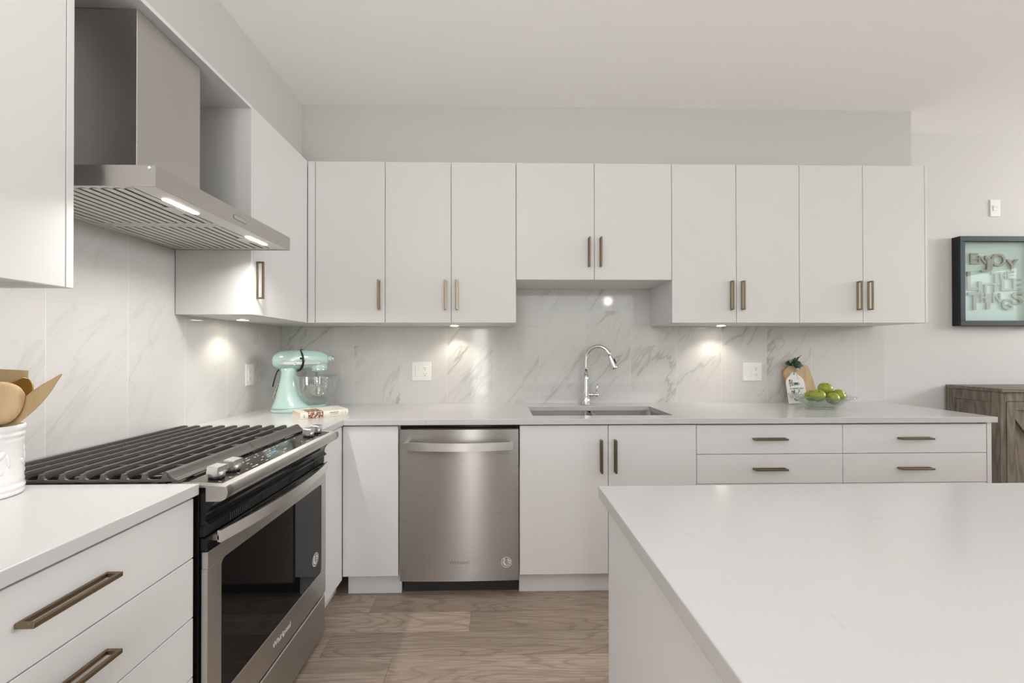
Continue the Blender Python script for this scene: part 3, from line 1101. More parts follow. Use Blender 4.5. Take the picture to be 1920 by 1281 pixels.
MB().box(XD - .020, XD - .003, gy0 - .001, gy1 + .001, gz0 - .001, gz1 + .001, .0005).build('door_glass', M['bglass'], door)
MB().box(.6405, XD - .017, DY0 + .002, DY1 - .002, dz0, .7665, .001).box(.640, XD - .002, DY0, DY1, .7290, .7665, .003).build('door_frame', M['black'], door)
rings = []
for i in range(29):
    t = i / 28
    yy = DY0 + .022 + t * (DY1 - DY0 - .044)
    bow = .030 * (1 - (2 * t - 1) ** 2)
    x = XD + .010 + bow
    rings.append([(x, yy, .7465), (x + .009, yy, .7440), (x + .009, yy, .7765), (x, yy, .7765)])
hmb = MB().loft(rings, smooth=False)
for yy in (DY0 + .030, DY1 - .030):
    hmb.box(XD - .004, XD + .016, yy - .008, yy + .008, .749, .7655, .002)
hmb.build('handle', M['steel_handle'], door)
MB().text('Whirlpool', .028, T(XD + .0002, -1.205, .256) @ RZ(PI / 2) @ RX(PI / 2), .0004).build('lettering', M['white_ink'], door)
bdg = T(XD - .0028, -.945, .386) @ RZ(PI / 2) @ RX(PI / 2)
badge(door, bdg, .027)
MB().box(.6405, XD - .002, DY0, DY1, .022, .188, .004).build('storage_drawer', M['steel_y'], r)
MB().box(.10, .60, RY0 + .02, RY1 - .02, .0005, .0295, .001).build('plinth', M['toe'], r)

# ------------------------------------------------------------------ hood
HY0, HY1 = -1.549, -.8635
HZ0, HZ1 = 1.7005, 1.757
r = thing('range_hood', 'stainless chimney range hood with two lit strips over the range', 'hood', (.25, RC, HZ0))
cn = MB()
cn.box(.0105, .5048, HY0, HY0 + .004, HZ0, HZ1, .0002)
cn.box(.0105, .5048, HY1 - .004, HY1, HZ0, HZ1, .0002)
cn.box(.505, .5095, HY0, HY1, HZ0, HZ1, .0005)
cn.box(.0165, .5048, HY0 + .0041, HY1 - .0041, HZ1 - .004, HZ1, .0002)
cn.box(.0105, .0163, HY0 + .0041, HY1 - .0041, HZ0, HZ1, .0002)
can = cn.build('canopy', M['steel_y'], r)
MB().prism(rrect(-.036, .036, -.008, .008, .0078), 0, .0010, 'xy', T(.5096, -1.201, 1.7265) @ RZ(PI / 2) @ RX(PI / 2)).build('control_pad', M['grey_ink'], can)
MB().prism(rrect(-.034, .034, -.0065, .0065, .0063), 0, .0014, 'xy', T(.5096, -1.201, 1.7265) @ RZ(PI / 2) @ RX(PI / 2)).build('touch_keys', M['steel_hood'], can)
MB().lathe([(.0, 0), (.0055, 0), (.0055, .002), (.003, .0035), (0, .0035)], 16, T(.493, HY0 - .0002, 1.749) @ RX(PI / 2)).build('screw', M['chrome'], can)
HM = (HY0 + HY1) / 2
up = MB().box(.436, .504, HY0 + .005, HY1 - .005, HZ0 + .003, HZ0 + .006, .0003)
up.build('light_panel', M['hoodlight_panel'], r)
MB().box(.017, .030, HY0 + .005, HY1 - .005, HZ0 + .003, HZ0 + .006, .0003).build('rear_trim', M['hoodlight_panel'], r)
for y0, y1 in ((HY0 + .006, HM - .0015), (HM + .0015, HY1 - .006)):
    mb = MB()
    mb.box(.031, .435, y0, y0 + .018, HZ0 + .0025, HZ0 + .006, .0004)
    mb.box(.031, .435, y1 - .018, y1, HZ0 + .0025, HZ0 + .006, .0004)
    nsl = 13
    pitch_ = (.435 - .031) / nsl
    for i in range(nsl):
        a = .031 + i * pitch_
        mb.box(a + .0055, a + pitch_ - .0055, y0 + .012, y1 - .012, HZ0 + .0025, HZ0 + .006, .0015)
    fl_ = mb.build('baffle_filter', M['hoodlight_panel'], r)
    MB().box(.031, .435, y0 + .004, y1 - .004, HZ0 + .014, HZ0 + .016, .0004).build('filter_backing', M['slot'], fl_)
    ym = (y0 + y1) / 2 + .02
    MB().box(.385, .428, ym - .03, ym + .03, HZ0 + .0008, HZ0 + .0024, .0006).build('filter_latch', M['hoodlight_panel'], fl_)
for y0, y1 in ((-1.452, -1.322), (-1.072, -.944)):
    MB().prism(rrect(.441, .461, y0, y1, .0095), HZ0 + .0012, HZ0 + .0031, 'xy').build('light_strip', M['led'], r)
    area('hood_light', (.451, (y0 + y1) / 2, HZ0 - .001), (.451, (y0 + y1) / 2, 0), .018, .12, 2.2, (1, .96, .91), math.radians(150))
MB().box(.0105, .303, -1.374, -1.112, HZ1 + .0003, UZ1 - .0155, .0012).build('chimney', M['steel_hood'], r)

# ------------------------------------------------------------------ puck lights under the wall cabinets
def puck(x, y, z, label, power):
    t = thing('puck_light', label, 'light', (x, y, z), 'puck lights under the wall cabinets')
    MB().lathe([(.027, -.0005), (.034, -.0005), (.034, -.003), (.031, -.0045), (.027, -.0045)], 28, T(x, y, z), closed=False).build('trim_ring', M['trim'], t)
    MB().lathe([(0, -.0035), (.0268, -.0035), (.0268, -.0012), (0, -.0012)], 28, T(x, y, z), closed=False).build('lens', M['puck'], t)
    spot('puck_beam', (x, y, z - .006), power, math.radians(125), .7, (1, .91, .77), .02)


puck(.126, -.584, UZ0, 'lit puck light under the wall cabinet at the far end of the hood', 4.2)
puck(1.147, -.126, UZ0, 'lit puck light under the two-door cabinet left of the sink', 4.2)
puck(2.837, -.130, UZ0, 'lit puck light under the two-door cabinet right of the sink', 4.2)

# ------------------------------------------------------------------ outlets and switches
def rocker(mb, mx):
    mb.box(-.0165, .0165, -.0335, .0335, .0035, .0062, .001, mx)
    mb.box(-.0145, .0145, -.0310, .0310, .0058, .0075, .001, mx @ T(0, 0, 0) @ RX(.03))


def wall_plate(label, loc, rz, gangs, w, h, name, cat):
    t = thing(name, label, cat, loc)
    mx = T(*loc) @ RZ(rz) @ RX(PI / 2)
    MB().box(-w / 2, w / 2, -h / 2, h / 2, 0, .0052, .0022, mx, 2).build('cover_plate', M['plastic'], t)
    sc = MB()
    for gx_, kind in gangs:
        m2 = mx @ T(gx_, 0, 0)
        for sz in (-.048, .048):
            sc.lathe([(0, .0052), (.0028, .0052), (.0024, .006), (0, .006)], 10, m2 @ T(0, sz, 0))
        if kind == 'switch':
            mb = MB()
            rocker(mb, m2)
            mb.build('rocker_switch', M['plastic'], t)
            MB().box(-.0178, .0178, -.0348, .0348, .0051, .0054, .0001, m2).build('switch_surround', M['grey_ink'] if False else M['cab_in'], t)
        elif kind == 'outlet':
            rc = MB().box(-.0168, .0168, -.0338, .0338, .0035, .0064, .001, m2).build('receptacle', M['plastic'], t)
            sl_ = MB()
            for zz in (-.0195, .0195):
                sl_.box(-.0072, -.0050, zz - .001, zz + .0075, .0062, .0066, 0, m2)
                sl_.box(.0050, .0072, zz - .001, zz + .0065, .0062, .0066, 0, m2)
                sl_.lathe([(0, .0066), (.0026, .0066), (.0026, .0062), (0, .0062)], 10, m2 @ T(0, zz - .0075, 0))
            sl_.build('slots', M['slot'], rc)
        else:
            MB().box(-.0168, .0168, -.018, .018, .0045, .0085, .001, m2).build('sensor_cover', M['plastic'], t)
            MB().box(-.0145, .0145, -.004, .014, .0084, .0090, .0003, m2).build('sensor_lens', M['cab_in'], t)
    sc.build('screws', M['trim'], t)
    return t


wall_plate('white double plate with switch and outlet left of the faucet', (.9195, -.0102, 1.125), 0, [(-.023, 'switch'), (.023, 'outlet')], .126, .121, 'wall_outlet', 'outlet')
wall_plate('white double plate with switch and outlet right of the faucet', (3.111, -.0102, 1.118), 0, [(-.023, 'switch'), (.023, 'outlet')], .126, .121, 'wall_outlet', 'outlet')
wall_plate('white single outlet on the left wall tile beside the mixer', (.0102, -.343, 1.125), PI / 2, [(0, 'outlet')], .074, .121, 'wall_outlet', 'outlet')
wall_plate('small white sensor plate high on the wall above the framed sign', (4.787, -.0003, 2.222), 0, [(0, 'sensor')], .070, .115, 'wall_sensor', 'sensor')

# ------------------------------------------------------------------ stand mixer
mxo = (.222, -.318, ZC)
r = thing('stand_mixer', 'mint green stand mixer with glass bowl on the corner worktop', 'mixer', mxo)
MX = T(*mxo) @ RZ(math.radians(17)) @ Matrix.Scale(.95, 4)


def ell(x0, x1, hw, z, n=36, p=2.4, tail=1.0):
    # rounded outline: super-ellipse from x0 to x1, half width hw
    out = []
    for k in range(n):
        a = 2 * PI * k / n
        c, s_ = math.cos(a), math.sin(a)
        x = (x0 + x1) / 2 + (x1 - x0) / 2 * math.copysign(abs(c) ** (2 / p), c)
        y = hw * math.copysign(abs(s_) ** (2 / p), s_)
        out.append((x, y, z))
    return out


body = MB()
body.loft([ell(-.100, .255, .100, .0006), ell(-.102, .257, .1015, .006), ell(-.101, .256, .1005, .014), ell(-.098, .252, .0965, .021),
           ell(-.094, .246, .090, .026)], MX)
col = [ell(-.098, .150, .094, .022), ell(-.093, .125, .088, .032), ell(-.084, .098, .077, .052), ell(-.073, .074, .064, .085), ell(-.066, .056, .054, .125),
       ell(-.055, .046, .049, .165), ell(-.046, .042, .047, .205), ell(-.043, .042, .047, .238), ell(-.050, .052, .048, .262)]
body.loft(col, MX)
body.build('mixer_body', M['mint'], r)


def hring(x, zc, rz, ry, n=32):
    return [(x, ry * math.cos(2 * PI * k / n), zc + rz * math.sin(2 * PI * k / n) * (1.0 if math.sin(2 * PI * k / n) > 0 else .98)) for k in range(n)]


hd = MB()
spec = [(-.092, .303, .006, .006), (-.089, .303, .022, .022), (-.081, .303, .037, .037), (-.066, .304, .050, .050), (-.042, .306, .0585, .0575), (-.01, .308, .061, .059),
        (.04, .309, .061, .0595), (.10, .309, .060, .058), (.145, .309, .057, .055), (.178, .309, .050, .050), (.200, .309, .040, .042), (.214, .310, .027, .03), (.218, .311, .018, .02)]
hd.loft([hring(*s_) for s_ in spec], MX)
hd.lathe([(.0, 0), (.0185, 0), (.0185, .034), (.0, .034)], 24, MX @ T(.206, 0, .315) @ RY(PI / 2))
hd.lathe([(0, .232), (.030, .232), (.032, .236), (.047, .240), (.050, .246), (.050, .276), (.046, .284), (0, .284)], 32, MX @ T(.163, 0, 0))
head = hd.build('motor_head', M['mint'], r)
MB().lathe([(.0, 0), (.0192, 0), (.0192, .006), (.015, .008), (0, .008)], 24, MX @ T(.240, 0, .315) @ RY(PI / 2)).build('hub_cap', M['chrome'], head)
MB().lathe([(.0505, .246), (.0512, .247), (.0512, .253), (.0505, .254)], 32, MX @ T(.163, 0, 0), closed=False).build('planetary_ring', M['chrome'], head)
bnd = MB()
for s_ in (-1, 1):
    bnd.loft([[(x, s_ * (y - .002), .283), (x, s_ * (y + .0035), .283), (x, s_ * (y + .0035), .2985), (x, s_ * (y - .002), .2985)] for x, y in ((-.045, .0555), (-.02, .0570), (.05, .058), (.10, .0565), (.14, .053), (.175, .0475))], MX, smooth=False)
bnd.build('trim_band', M['band'], head)
MB().lathe([(0, 0), (.008, 0), (.0085, .008), (.005, .013), (0, .013)], 16, MX @ T(.04, -.060, .283) @ RX(PI / 2)).build('speed_knob', M['chrome'], head)
MB().lathe([(0, 0), (.0055, 0), (.0055, .006), (0, .006)], 14, MX @ T(.072, -.0562, .320) @ RX(PI / 2)).build('lock_knob', M['black'], head)
MB().lathe([(0, .150), (.006, .150), (.007, .155), (.007, .2325), (0, .2325)], 16, MX @ T(.150, 0, 0)).build('beater_shaft', M['chrome'], r)
# power cord: a coil around the head and a tail behind the column
loop = []
for lap in range(2):
    for k in range(30):
        a = 2 * PI * k / 30
        rr_ = .0635 + .002 * lap
        t = lap + k / 30
        tilt = -.035 * math.sin(a - PI / 2) * .8
        loop.append((.058 + .006 * math.sin(t * 2.2) + .026 * abs(math.cos(a)) + (.016 * math.sin(a) if math.sin(a) < 0 else 0), rr_ * math.cos(a + .2), .306 + rr_ * math.sin(a + .2)))
cd = MB().tube(loop, .0034, 8, MX)
cd.tube([(-.052, -.004, .255), (-.066, -.008, .235), (-.074, -.010, .205), (-.081, -.012, .175), (-.086, -.012, .150)], .0038, 8, MX)
cd.build('power_cord', M['cord'], r)
lb = MB()
for k in range(6):
    z0 = .086 + k * .0150
    x0 = -.0815 + (z0 - .085) * .32
    lb.box(-.001, .0008, -.012, .014, 0, .011, 0, MX @ T(x0 + .0006, -.020, z0) @ RY(.30))
lb.build('paper_label', M['paper'], r)
lb = MB()
for k, z0 in enumerate((.098, .128, .156)):
    x0 = -.0815 + (z0 - .085) * .32
    lb.box(-.0014, .0004, -.012, .014, 0, .004, 0, MX @ T(x0 + .0006, -.020, z0) @ RY(.30))
lb.build('label_print', M['red'], r)
bp = MX @ T(.150, 0, .0265)
MB().lathe([(0, 0), (.056, 0), (.056, .006), (.050, .009), (0, .009)], 36, bp).build('bowl_plate', M['mint'], r)
o_ = [(.046, .0095), (.050, .012), (.074, .026), (.094, .052), (.107, .088), (.1145, .128), (.1180, .170), (.1195, .186)]
i_ = [(.1172, .186), (.1150, .170), (.1115, .128), (.104, .088), (.091, .054), (.072, .030), (.048, .0155), (.0001, .0150)]
bw = MB().lathe([(.0001, .0095)] + o_ + i_, 48, bp, closed=False)
bowl = bw.build('glass_bowl', M['glass'], r)
hp = [(.1065, 0, .150), (.125, 0, .158), (.142, 0, .146), (.146, 0, .118), (.138, 0, .088), (.120, 0, .070), (.100, 0, .070)]
MB().tube(hp, [.007, .0085, .009, .009, .0085, .008, .006], 12, bp @ RZ(-1.1)).build('bowl_handle', M['glass'], bowl)

# ------------------------------------------------------------------ cook book
bo = Vector((.430, -.609, ZC))
r = thing('cook_book', 'thick cream cook book with photo strip lying beside the mint mixer', 'book', tuple(bo))
BX = T(*bo) @ RZ(math.atan2(.155, .181))
Lb, Wb, Hb = .237, .164, .0325
MB().box(.003, Lb - .003, .004, Wb - .004, .0032, Hb - .0032, .001, BX).build('page_block', M['paper'], r)
cv = MB()
cv.box(0, Lb, .001, Wb, .0004, .0030, .001, BX)
cv.box(0, Lb, .001, Wb, Hb - .003, Hb, .001, BX)
sp_ = [(.004, .0004), (.0012, .004), (-.0008, .010), (-.0015, Hb / 2), (-.0008, Hb - .010), (.0012, Hb - .004), (.004, Hb), (.006, Hb), (.006, .0004)]
cv.prism(sp_, 0, Lb, 'yz', BX)
M['cream'] = simple('cream_book_cover', (.80, .76, .66), .5, noise=.04)
cov = cv.build('book_cover', M['cream'], r)


def photo_mat():
    m, nt, b = mat('printed_photo_strip')
    tc = nd(nt, 'TexCoord')
    mp = nd(nt, 'Mapping', Vector=tc.outputs['Object'], Scale=(190, 190, 130))
    vz = nd(nt, 'TexVoronoi', Vector=mp.outputs[0], Scale=1.0)
    rp = nd(nt, 'ValToRGB', Fac=nd(nt, 'SeparateColor', Color=vz.outputs['Color']).outputs[0])
    e_ = rp.color_ramp.elements
    e_[0].color = (.03, .018, .012, 1)
    e_[1].position = .9
    e_[1].color = (.70, .62, .50, 1)
    for p_, c_ in ((.3, (.09, .05, .03, 1)), (.55, (.42, .13, .06, 1)), (.75, (.25, .2, .12, 1))):
        q = e_.new(p_)
        q.color = c_
    nt.links.new(rp.outputs[0], b.inputs['Base Color'])
    b.inputs['Roughness'].default_value = .4
    return m


M['photo'] = photo_mat()
ph = MB()
ph.box(.036, .108, -.0020, -.0005, .0015, Hb - .0015, .0002, BX)
ph.box(.036, .108, .003, .120, Hb - .0006, Hb + .0003, .0001, BX)
ph.build('photo_strip', M['photo'], r)
pt = MB()
random.seed(21)
for row, zz in ((0, Hb * .58), (1, Hb * .36)):
    xx = .140 + row * .006
    while xx < .184 - row * .006:
        w_ = random.uniform(.0012, .0045)
        pt.box(xx, xx + w_, -.0019, -.0008, zz, zz + (.0042 if row == 0 else .0022), 0, BX)
        xx += w_ + .0012
for x in (.014, .018, .205, .220):
    pt.box(x, x + .0014, -.0019, -.0008, .007, Hb - .010, 0, BX)
pt.build('spine_print', M['grey_ink'], cov)

# ------------------------------------------------------------------ cutting board with hanging sign
r = thing('cutting_board', 'tilted wooden cutting board leaning on the back wall tile', 'board', (3.40, -.06, ZC))
lean = math.atan2(.040, .25)
BM = T(3.432, -.062, ZC + .0235) @ RX(-lean) @ RY(math.radians(-13))
# outline in local x,z
ol = [(-.088, .012), (-.085, .004), (-.078, .0), (.078, .0), (.085, .004), (.088, .012), (.088, .190), (.086, .203), (.079, .213), (.066, .220), (.050, .227), (.039, .236), (.034, .248), (.030, .262), (.018, .272), (-.018, .272), (-.030, .262), (-.034, .248), (-.039, .236), (-.050, .227), (-.066, .220), (-.079, .213), (-.086, .203), (-.088, .190)]
hole = [(.011 * math.cos(a), .252 + .011 * math.sin(a)) for a in [2 * PI * k / 16 for k in range(16)]]


def plate_with_hole(ol, hole, y0, y1, mx):
    bm = bmesh.new()
    es = []
    for lp in (ol, hole):
        vs = [bm.verts.new((a, y0, b)) for a, b in lp]
        es += [bm.edges.new((vs[i], vs[(i + 1) % len(vs)])) for i in range(len(vs))]
    bmesh.ops.triangle_fill(bm, use_beauty=True, use_dissolve=False, edges=es)
    rr_ = bmesh.ops.extrude_face_region(bm, geom=list(bm.faces))
    for q in rr_['geom']:
        if isinstance(q, bmesh.types.BMVert):
            q.co.y = y1
    mb = MB()
    mb.bm(bm, mx)
    return mb


plate_with_hole(ol, hole, -.009, .009, BM).build('board', M['board'], r)
r = thing('hanging_sign', 'small white tag sign with black script reading Home, leaning on the cutting board', 'sign', (3.37, -.11, ZC))
SM = T(3.346, -.112, ZC + .0065) @ RX(-math.atan2(.038, .25)) @ RY(math.radians(-2.5)) @ Matrix.Diagonal((1, 1, 1.10, 1))
so = [(-.060, 0), (.060, 0), (.060, .118)] + [(.060 * math.cos(a), .118 + .052 * math.sin(a)) for a in [PI * k / 16 for k in range(1, 16)] if abs(math.cos(a)) > .34] + [(-.060, .118)]
so = [(-.060, 0), (.060, 0), (.060, .115), (.056, .135), (.044, .152), (.027, .163), (.020, .172), (.016, .181), (-.016, .181), (-.020, .172), (-.027, .163), (-.044, .152), (-.056, .135), (-.060, .115)]
sh = [(.006 * math.cos(a), .170 + .006 * math.sin(a)) for a in [2 * PI * k / 12 for k in range(12)]]
pan_ = plate_with_hole(so, sh, -.003, .003, SM).build('sign_panel', M['tagw'], r)
sc_ = MB()


def stroke(pts, w=.0016):
    # pen stroke on the sign face; pts in sign x,z
    n = len(pts)
    fine = []
    for i in range(n - 1):
        p0 = Vector(pts[max(i - 1, 0)])
        p1 = Vector(pts[i])
        p2 = Vector(pts[i + 1])
        p3 = Vector(pts[min(i + 2, n - 1)])
        for k in range(5):
            t = k / 5
            fine.append(.5 * ((2 * p1) + (p2 - p0) * t + (2 * p0 - 5 * p1 + 4 * p2 - p3) * t * t + (3 * p1 - p0 - 3 * p2 + p3) * t ** 3))
    fine.append(Vector(pts[-1]))
    sc_.tube([(q.x, -.0034, q.y) for q in fine], w * .5, 6, SM)


def L_(pts, ox, oz, s_, w=.0016):
    stroke([(ox + a * s_, oz + b * s_) for a, b in pts], w)


# Home
hx, hz, hs = -.038, .105, .027
L_([(-.1, .9), (.12, 1.25), (.18, 1.2), (.10, .5), (.08, -.35)], hx, hz, hs, .0034)
L_([(.62, 1.25), (.50, .6), (.48, 0), (.62, .05)], hx, hz, hs, .0034)
L_([(-.25, .40), (.2, .50), (.6, .62), (.8, .7)], hx, hz, hs, .0022)
L_([(1.0, .55), (.82, .35), (.9, .02), (1.1, .1), (1.15, .4), (1.0, .55), (1.2, .45), (1.32, .5)], hx, hz, hs, .0026)
L_([(1.32, .55), (1.30, .0), (1.42, .5), (1.52, .5), (1.52, .0), (1.64, .5), (1.76, .5), (1.76, .1), (1.86, .05)], hx, hz, hs, .0026)
L_([(1.86, .2), (2.12, .38), (2.05, .58), (1.90, .40), (1.95, .05), (2.2, .12), (2.42, .35)], hx, hz, hs, .0026)
# plant
px_, pz_, ps_ = -.034, .048, .028
L_([(.0, .75), (.12, .9), (.10, .2), (.06, -.55)], px_, pz_, ps_, .0034)
L_([(.10, .62), (.32, .82), (.46, .6), (.36, .22), (.10, .25)], px_, pz_, ps_, .0026)
L_([(.52, .2), (.74, .8), (.70, 1.05), (.58, .8), (.62, .1), (.76, .1)], px_, pz_, ps_, .0026)
L_([(1.10, .5), (.92, .5), (.86, .2), (1.0, .05), (1.12, .48), (1.14, .1), (1.24, .1)], px_, pz_, ps_, .0026)
L_([(1.28, .5), (1.28, .05), (1.38, .48), (1.5, .45), (1.52, .08), (1.62, .12)], px_, pz_, ps_, .0026)
L_([(1.82, 1.1), (1.76, .5), (1.78, .05), (1.98, .12)], px_, pz_, ps_, .0032)
L_([(1.62, .70), (1.82, .74), (2.05, .78)], px_, pz_, ps_, .0020)
sc_.text('is where you', .0165, SM @ T(.002, -.0032, .0865) @ RX(PI / 2), .0003)
# leafy sprig
L_([(0, 0), (.5, .05), (1.0, -.02), (1.5, -.12)], -.026, .022, .034, .0014)
for i, (x, z, a) in enumerate(((.1, .05, .8), (.4, .1, .9), (.7, .08, .8), (1.0, .03, .7), (.25, -.05, -.7), (.55, -.04, -.8), (.85, -.08, -.9), (1.2, -.1, -.8), (1.3, -.02, .6))):
    lf = [(.0065 * math.cos(t) + .005, .0028 * math.sin(t)) for t in [2 * PI * k / 10 for k in range(10)]]
    sc_.prism(lf, -.0002, .0004, 'xy', SM @ T(-.026 + x * .034, -.0032, .022 + z * .034) @ RX(PI / 2) @ RZ(a))
sc_.build('sign_lettering', M['ink'], pan_)
tw = MB()
tw.tube([tuple(SM @ Vector(p)) for p in ((0, -.004, .170), (-.004, -.008, .185), (-.010, -.003, .200), (-.004, -.004, .218), (.0, .004, .230))], .0011, 6)
tw.tube([tuple(SM @ Vector(p)) for p in ((0, -.004, .172), (.006, -.009, .188), (.006, -.004, .203), (.003, -.003, .218), (.0, .004, .230))], .0011, 6)
tw.tube([tuple(SM @ Vector(p)) for p in ((.002, -.009, .190), (.010, -.012, .170), (.015, -.008, .150), (.020, -.006, .135))], .0010, 6)
tw.tube([tuple(SM @ Vector(p)) for p in ((.002, -.009, .190), (.012, -.014, .182), (.018, -.013, .190), (.006, -.011, .196), (.002, -.009, .190))], .0010, 6)
tw.build('twine', M['twine'], r)


def leaf_mesh(mb, base_, dirv, nrm, L, w_, fold=.15):
    d = Vector(dirv).normalized()
    s_ = d.cross(Vector(nrm)).normalized()
    n_ = s_.cross(d)
    rows = []
    for i in range(7):
        t = i / 6
        ww = w_ * math.sin(PI * (t * .93 + .04)) ** .8
        c = Vector(base_) + d * L * t + n_ * (-L * .25 * t * t)
        rows.append([c - s_ * ww + n_ * ww * fold, c, c + s_ * ww + n_ * ww * fold])
    vs = [tuple(p) for rw in rows for p in rw]
    vs += [tuple(Vector(p) - n_ * .0006) for p in vs]
    n0 = len(rows) * 3
    fs = []
    for i in range(6):
        for k in range(2):
            a = i * 3 + k
            fs.append((a, a + 1, a + 4, a + 3))
            fs.append((n0 + a, n0 + a + 3, n0 + a + 4, n0 + a + 1))
    mb.add(vs, fs, True)


lfm = MB()
lc = Vector((3.352, -.062, ZC + .258))
random.seed(11)
for d_, L, w_ in (((-1, -.3, .12), .062, .017), ((-.75, -.45, .45), .045, .014), ((.9, -.35, -.15), .066, .018), ((.85, -.4, -.75), .062, .018), ((.2, -.3, .9), .045, .012), ((.6, -.2, .75), .052, .009), ((-.2, -.5, .6), .040, .013), ((.4, -.6, .2), .045, .016), ((.1, -.7, -.3), .036, .014), ((-.4, -.6, -.1), .04, .013), ((.75, -.1, .95), .070, .007), ((-.1, -.2, 1), .03, .01)):
    leaf_mesh(lfm, lc, d_, (random.uniform(-.2, .2), -1, .35), L * .9, w_ * 1.05)
lfm.tube([tuple(lc), tuple(lc + Vector((.02, -.01, .03))), tuple(lc + Vector((.045, -.012, .058)))], .0016, 6)
lfm.build('greenery', M['leaf'], r)

# ------------------------------------------------------------------ fruit bowl and apples
bc = (3.345, -.292, ZC)
r = thing('fruit_bowl', 'wide cut glass bowl of green apples in front of the sign', 'bowl', bc)
Bq = T(*bc)
N_ = 48


def wavy(rad, z, amp):
    return [(rad * (1 + amp * math.cos(12 * 2 * PI * k / 96)) * math.cos(2 * PI * k / 96), rad * (1 + amp * math.cos(12 * 2 * PI * k / 96)) * math.sin(2 * PI * k / 96), z + amp * .12 * math.cos(12 * 2 * PI * k / 96)) for k in range(96)]


out_ = [wavy(.074, .0005, .0), wavy(.078, .006, .01), wavy(.090, .020, .01), wavy(.112, .040, .012), wavy(.134, .059, .016), wavy(.166, .074, .025)]
in_ = [wavy(.164, .078, .025), wavy(.132, .0635, .016), wavy(.108, .0455, .012), wavy(.086, .0265, .008), wavy(.070, .012, .0), wavy(.03, .0100, .0)]
gb = MB().loft(out_ + in_, Bq, caps=True)
gb.build('bowl', M['cutglass'], r)
AG = 'green apples in the glass bowl'


def apple(x, y, z, rad, label, tilt):
    t = thing('green_apple', label, 'apple', (bc[0] + x, bc[1] + y, ZC + z), AG)
    mx = T(bc[0] + x, bc[1] + y, ZC + z) @ RZ(tilt[2]) @ RX(tilt[0]) @ RY(tilt[1])
    pr_ = []
    for k in range(19):
        a = -PI / 2 + PI * k / 18
        rr_ = rad * math.cos(a) * (1.03 + .06 * math.sin(a))
        zz = rad * .97 * math.sin(a)
        dip = math.exp(-(rr_ / (rad * .28)) ** 2)
        zz -= math.copysign(dip * rad * (.24 if zz > 0 else .14), zz)
        pr_.append((max(rr_, .00005), zz))
    b = MB().lathe(pr_, 28, mx, closed=False).build('apple_flesh', M['apple'], t)
    MB().tube([(0, 0, rad * .62), (.001, 0, rad * .85), (.004, .001, rad * 1.05)], .0012, 6, mx).build('stem', M['apple_stem'], t)


apple(-.052, -.044, .0800, .0360, 'green apple at the left rim of the glass bowl', (.5, -.3, 0))
apple(.018, -.064, .0660, .0345, 'green apple low at the front of the glass bowl, under the topmost apple', (1.2, .2, 1))
apple(.084, -.030, .0790, .0360, 'green apple right of the front apple in the glass bowl', (.9, .5, 0))
apple(.080, .050, .0790, .0350, 'green apple at the back right of the glass bowl', (.2, .4, 2))
apple(-.020, .044, .0700, .0350, 'green apple at the back left of the glass bowl', (.3, .1, 3))
apple(.024, -.004, .1170, .0365, 'topmost green apple on the pile in the glass bowl', (.35, -.1, .5))

# ------------------------------------------------------------------ framed sign
fx0, fx1, fz0, fz1 = 4.487, 5.07, 1.422, 2.018
fd = .052
r = thing('framed_sign', 'dark framed shadow box on the pale wall with letters reading ENJOY THE LITTLE THINGS', 'picture', (4.78, -.001, 1.422))
fw = .034
mb = MB()
for x0, x1, z0, z1 in ((fx0, fx1, fz0, fz0 + fw), (fx0, fx1, fz1 - fw, fz1), (fx0, fx0 + fw, fz0 + fw, fz1 - fw), (fx1 - fw, fx1, fz0 + fw, fz1 - fw)):
    mb.box(x0, x1, -fd, -fd + .012, z0, z1, .0015)
mb.build('frame_face', M['frame'], r)
mb = MB()
for x0, x1, z0, z1 in ((fx0, fx1, fz0, fz0 + .012), (fx0, fx1, fz1 - .012, fz1), (fx0, fx0 + .012, fz0 + .012, fz1 - .012), (fx1 - .012, fx1, fz0 + .012, fz1 - .012)):
    mb.box(x0 + .0005, x1 - .0005, -fd + .012, -.0005, z0 + .0005, z1 - .0005, .0008)
mb.build('frame_side', M['frame_side'], r)
MB().box(fx0 + .013, fx1 - .013, -.010, -.006, fz0 + .013, fz1 - .013, 0).build('backing', M['back_teal'], r)
MB().box(fx0 + .020, fx1 - .020, -.0395, -.0375, fz0 + .020, fz1 - .020, 0).build('glass_pane', M['pane'], r)
lt = MB()


def gl(ch, x0, x1, z0, z1, lift=0.0, ji=0):
    # one block capital stretched into its own rectangle
    tmp = MB().text(ch, 1.0, Matrix.Identity(4), .0, 'LEFT', .012)
    xs_ = [p[0] for p in tmp.v]
    ys_ = [p[1] for p in tmp.v]
    sx = (x1 - x0) / (max(xs_) - min(xs_))
    sz = (z1 - z0) / (max(ys_) - min(ys_))
    t2 = MB().text(ch, 1.0, Matrix.Identity(4), .5, 'LEFT', .012)
    vs = [(x0 + (p[0] - min(xs_)) * sx, -.012 - lift - (p[2] + .5) * .008, z0 + (p[1] - min(ys_)) * sz) for p in t2.v]
    lt.add(vs, t2.f)


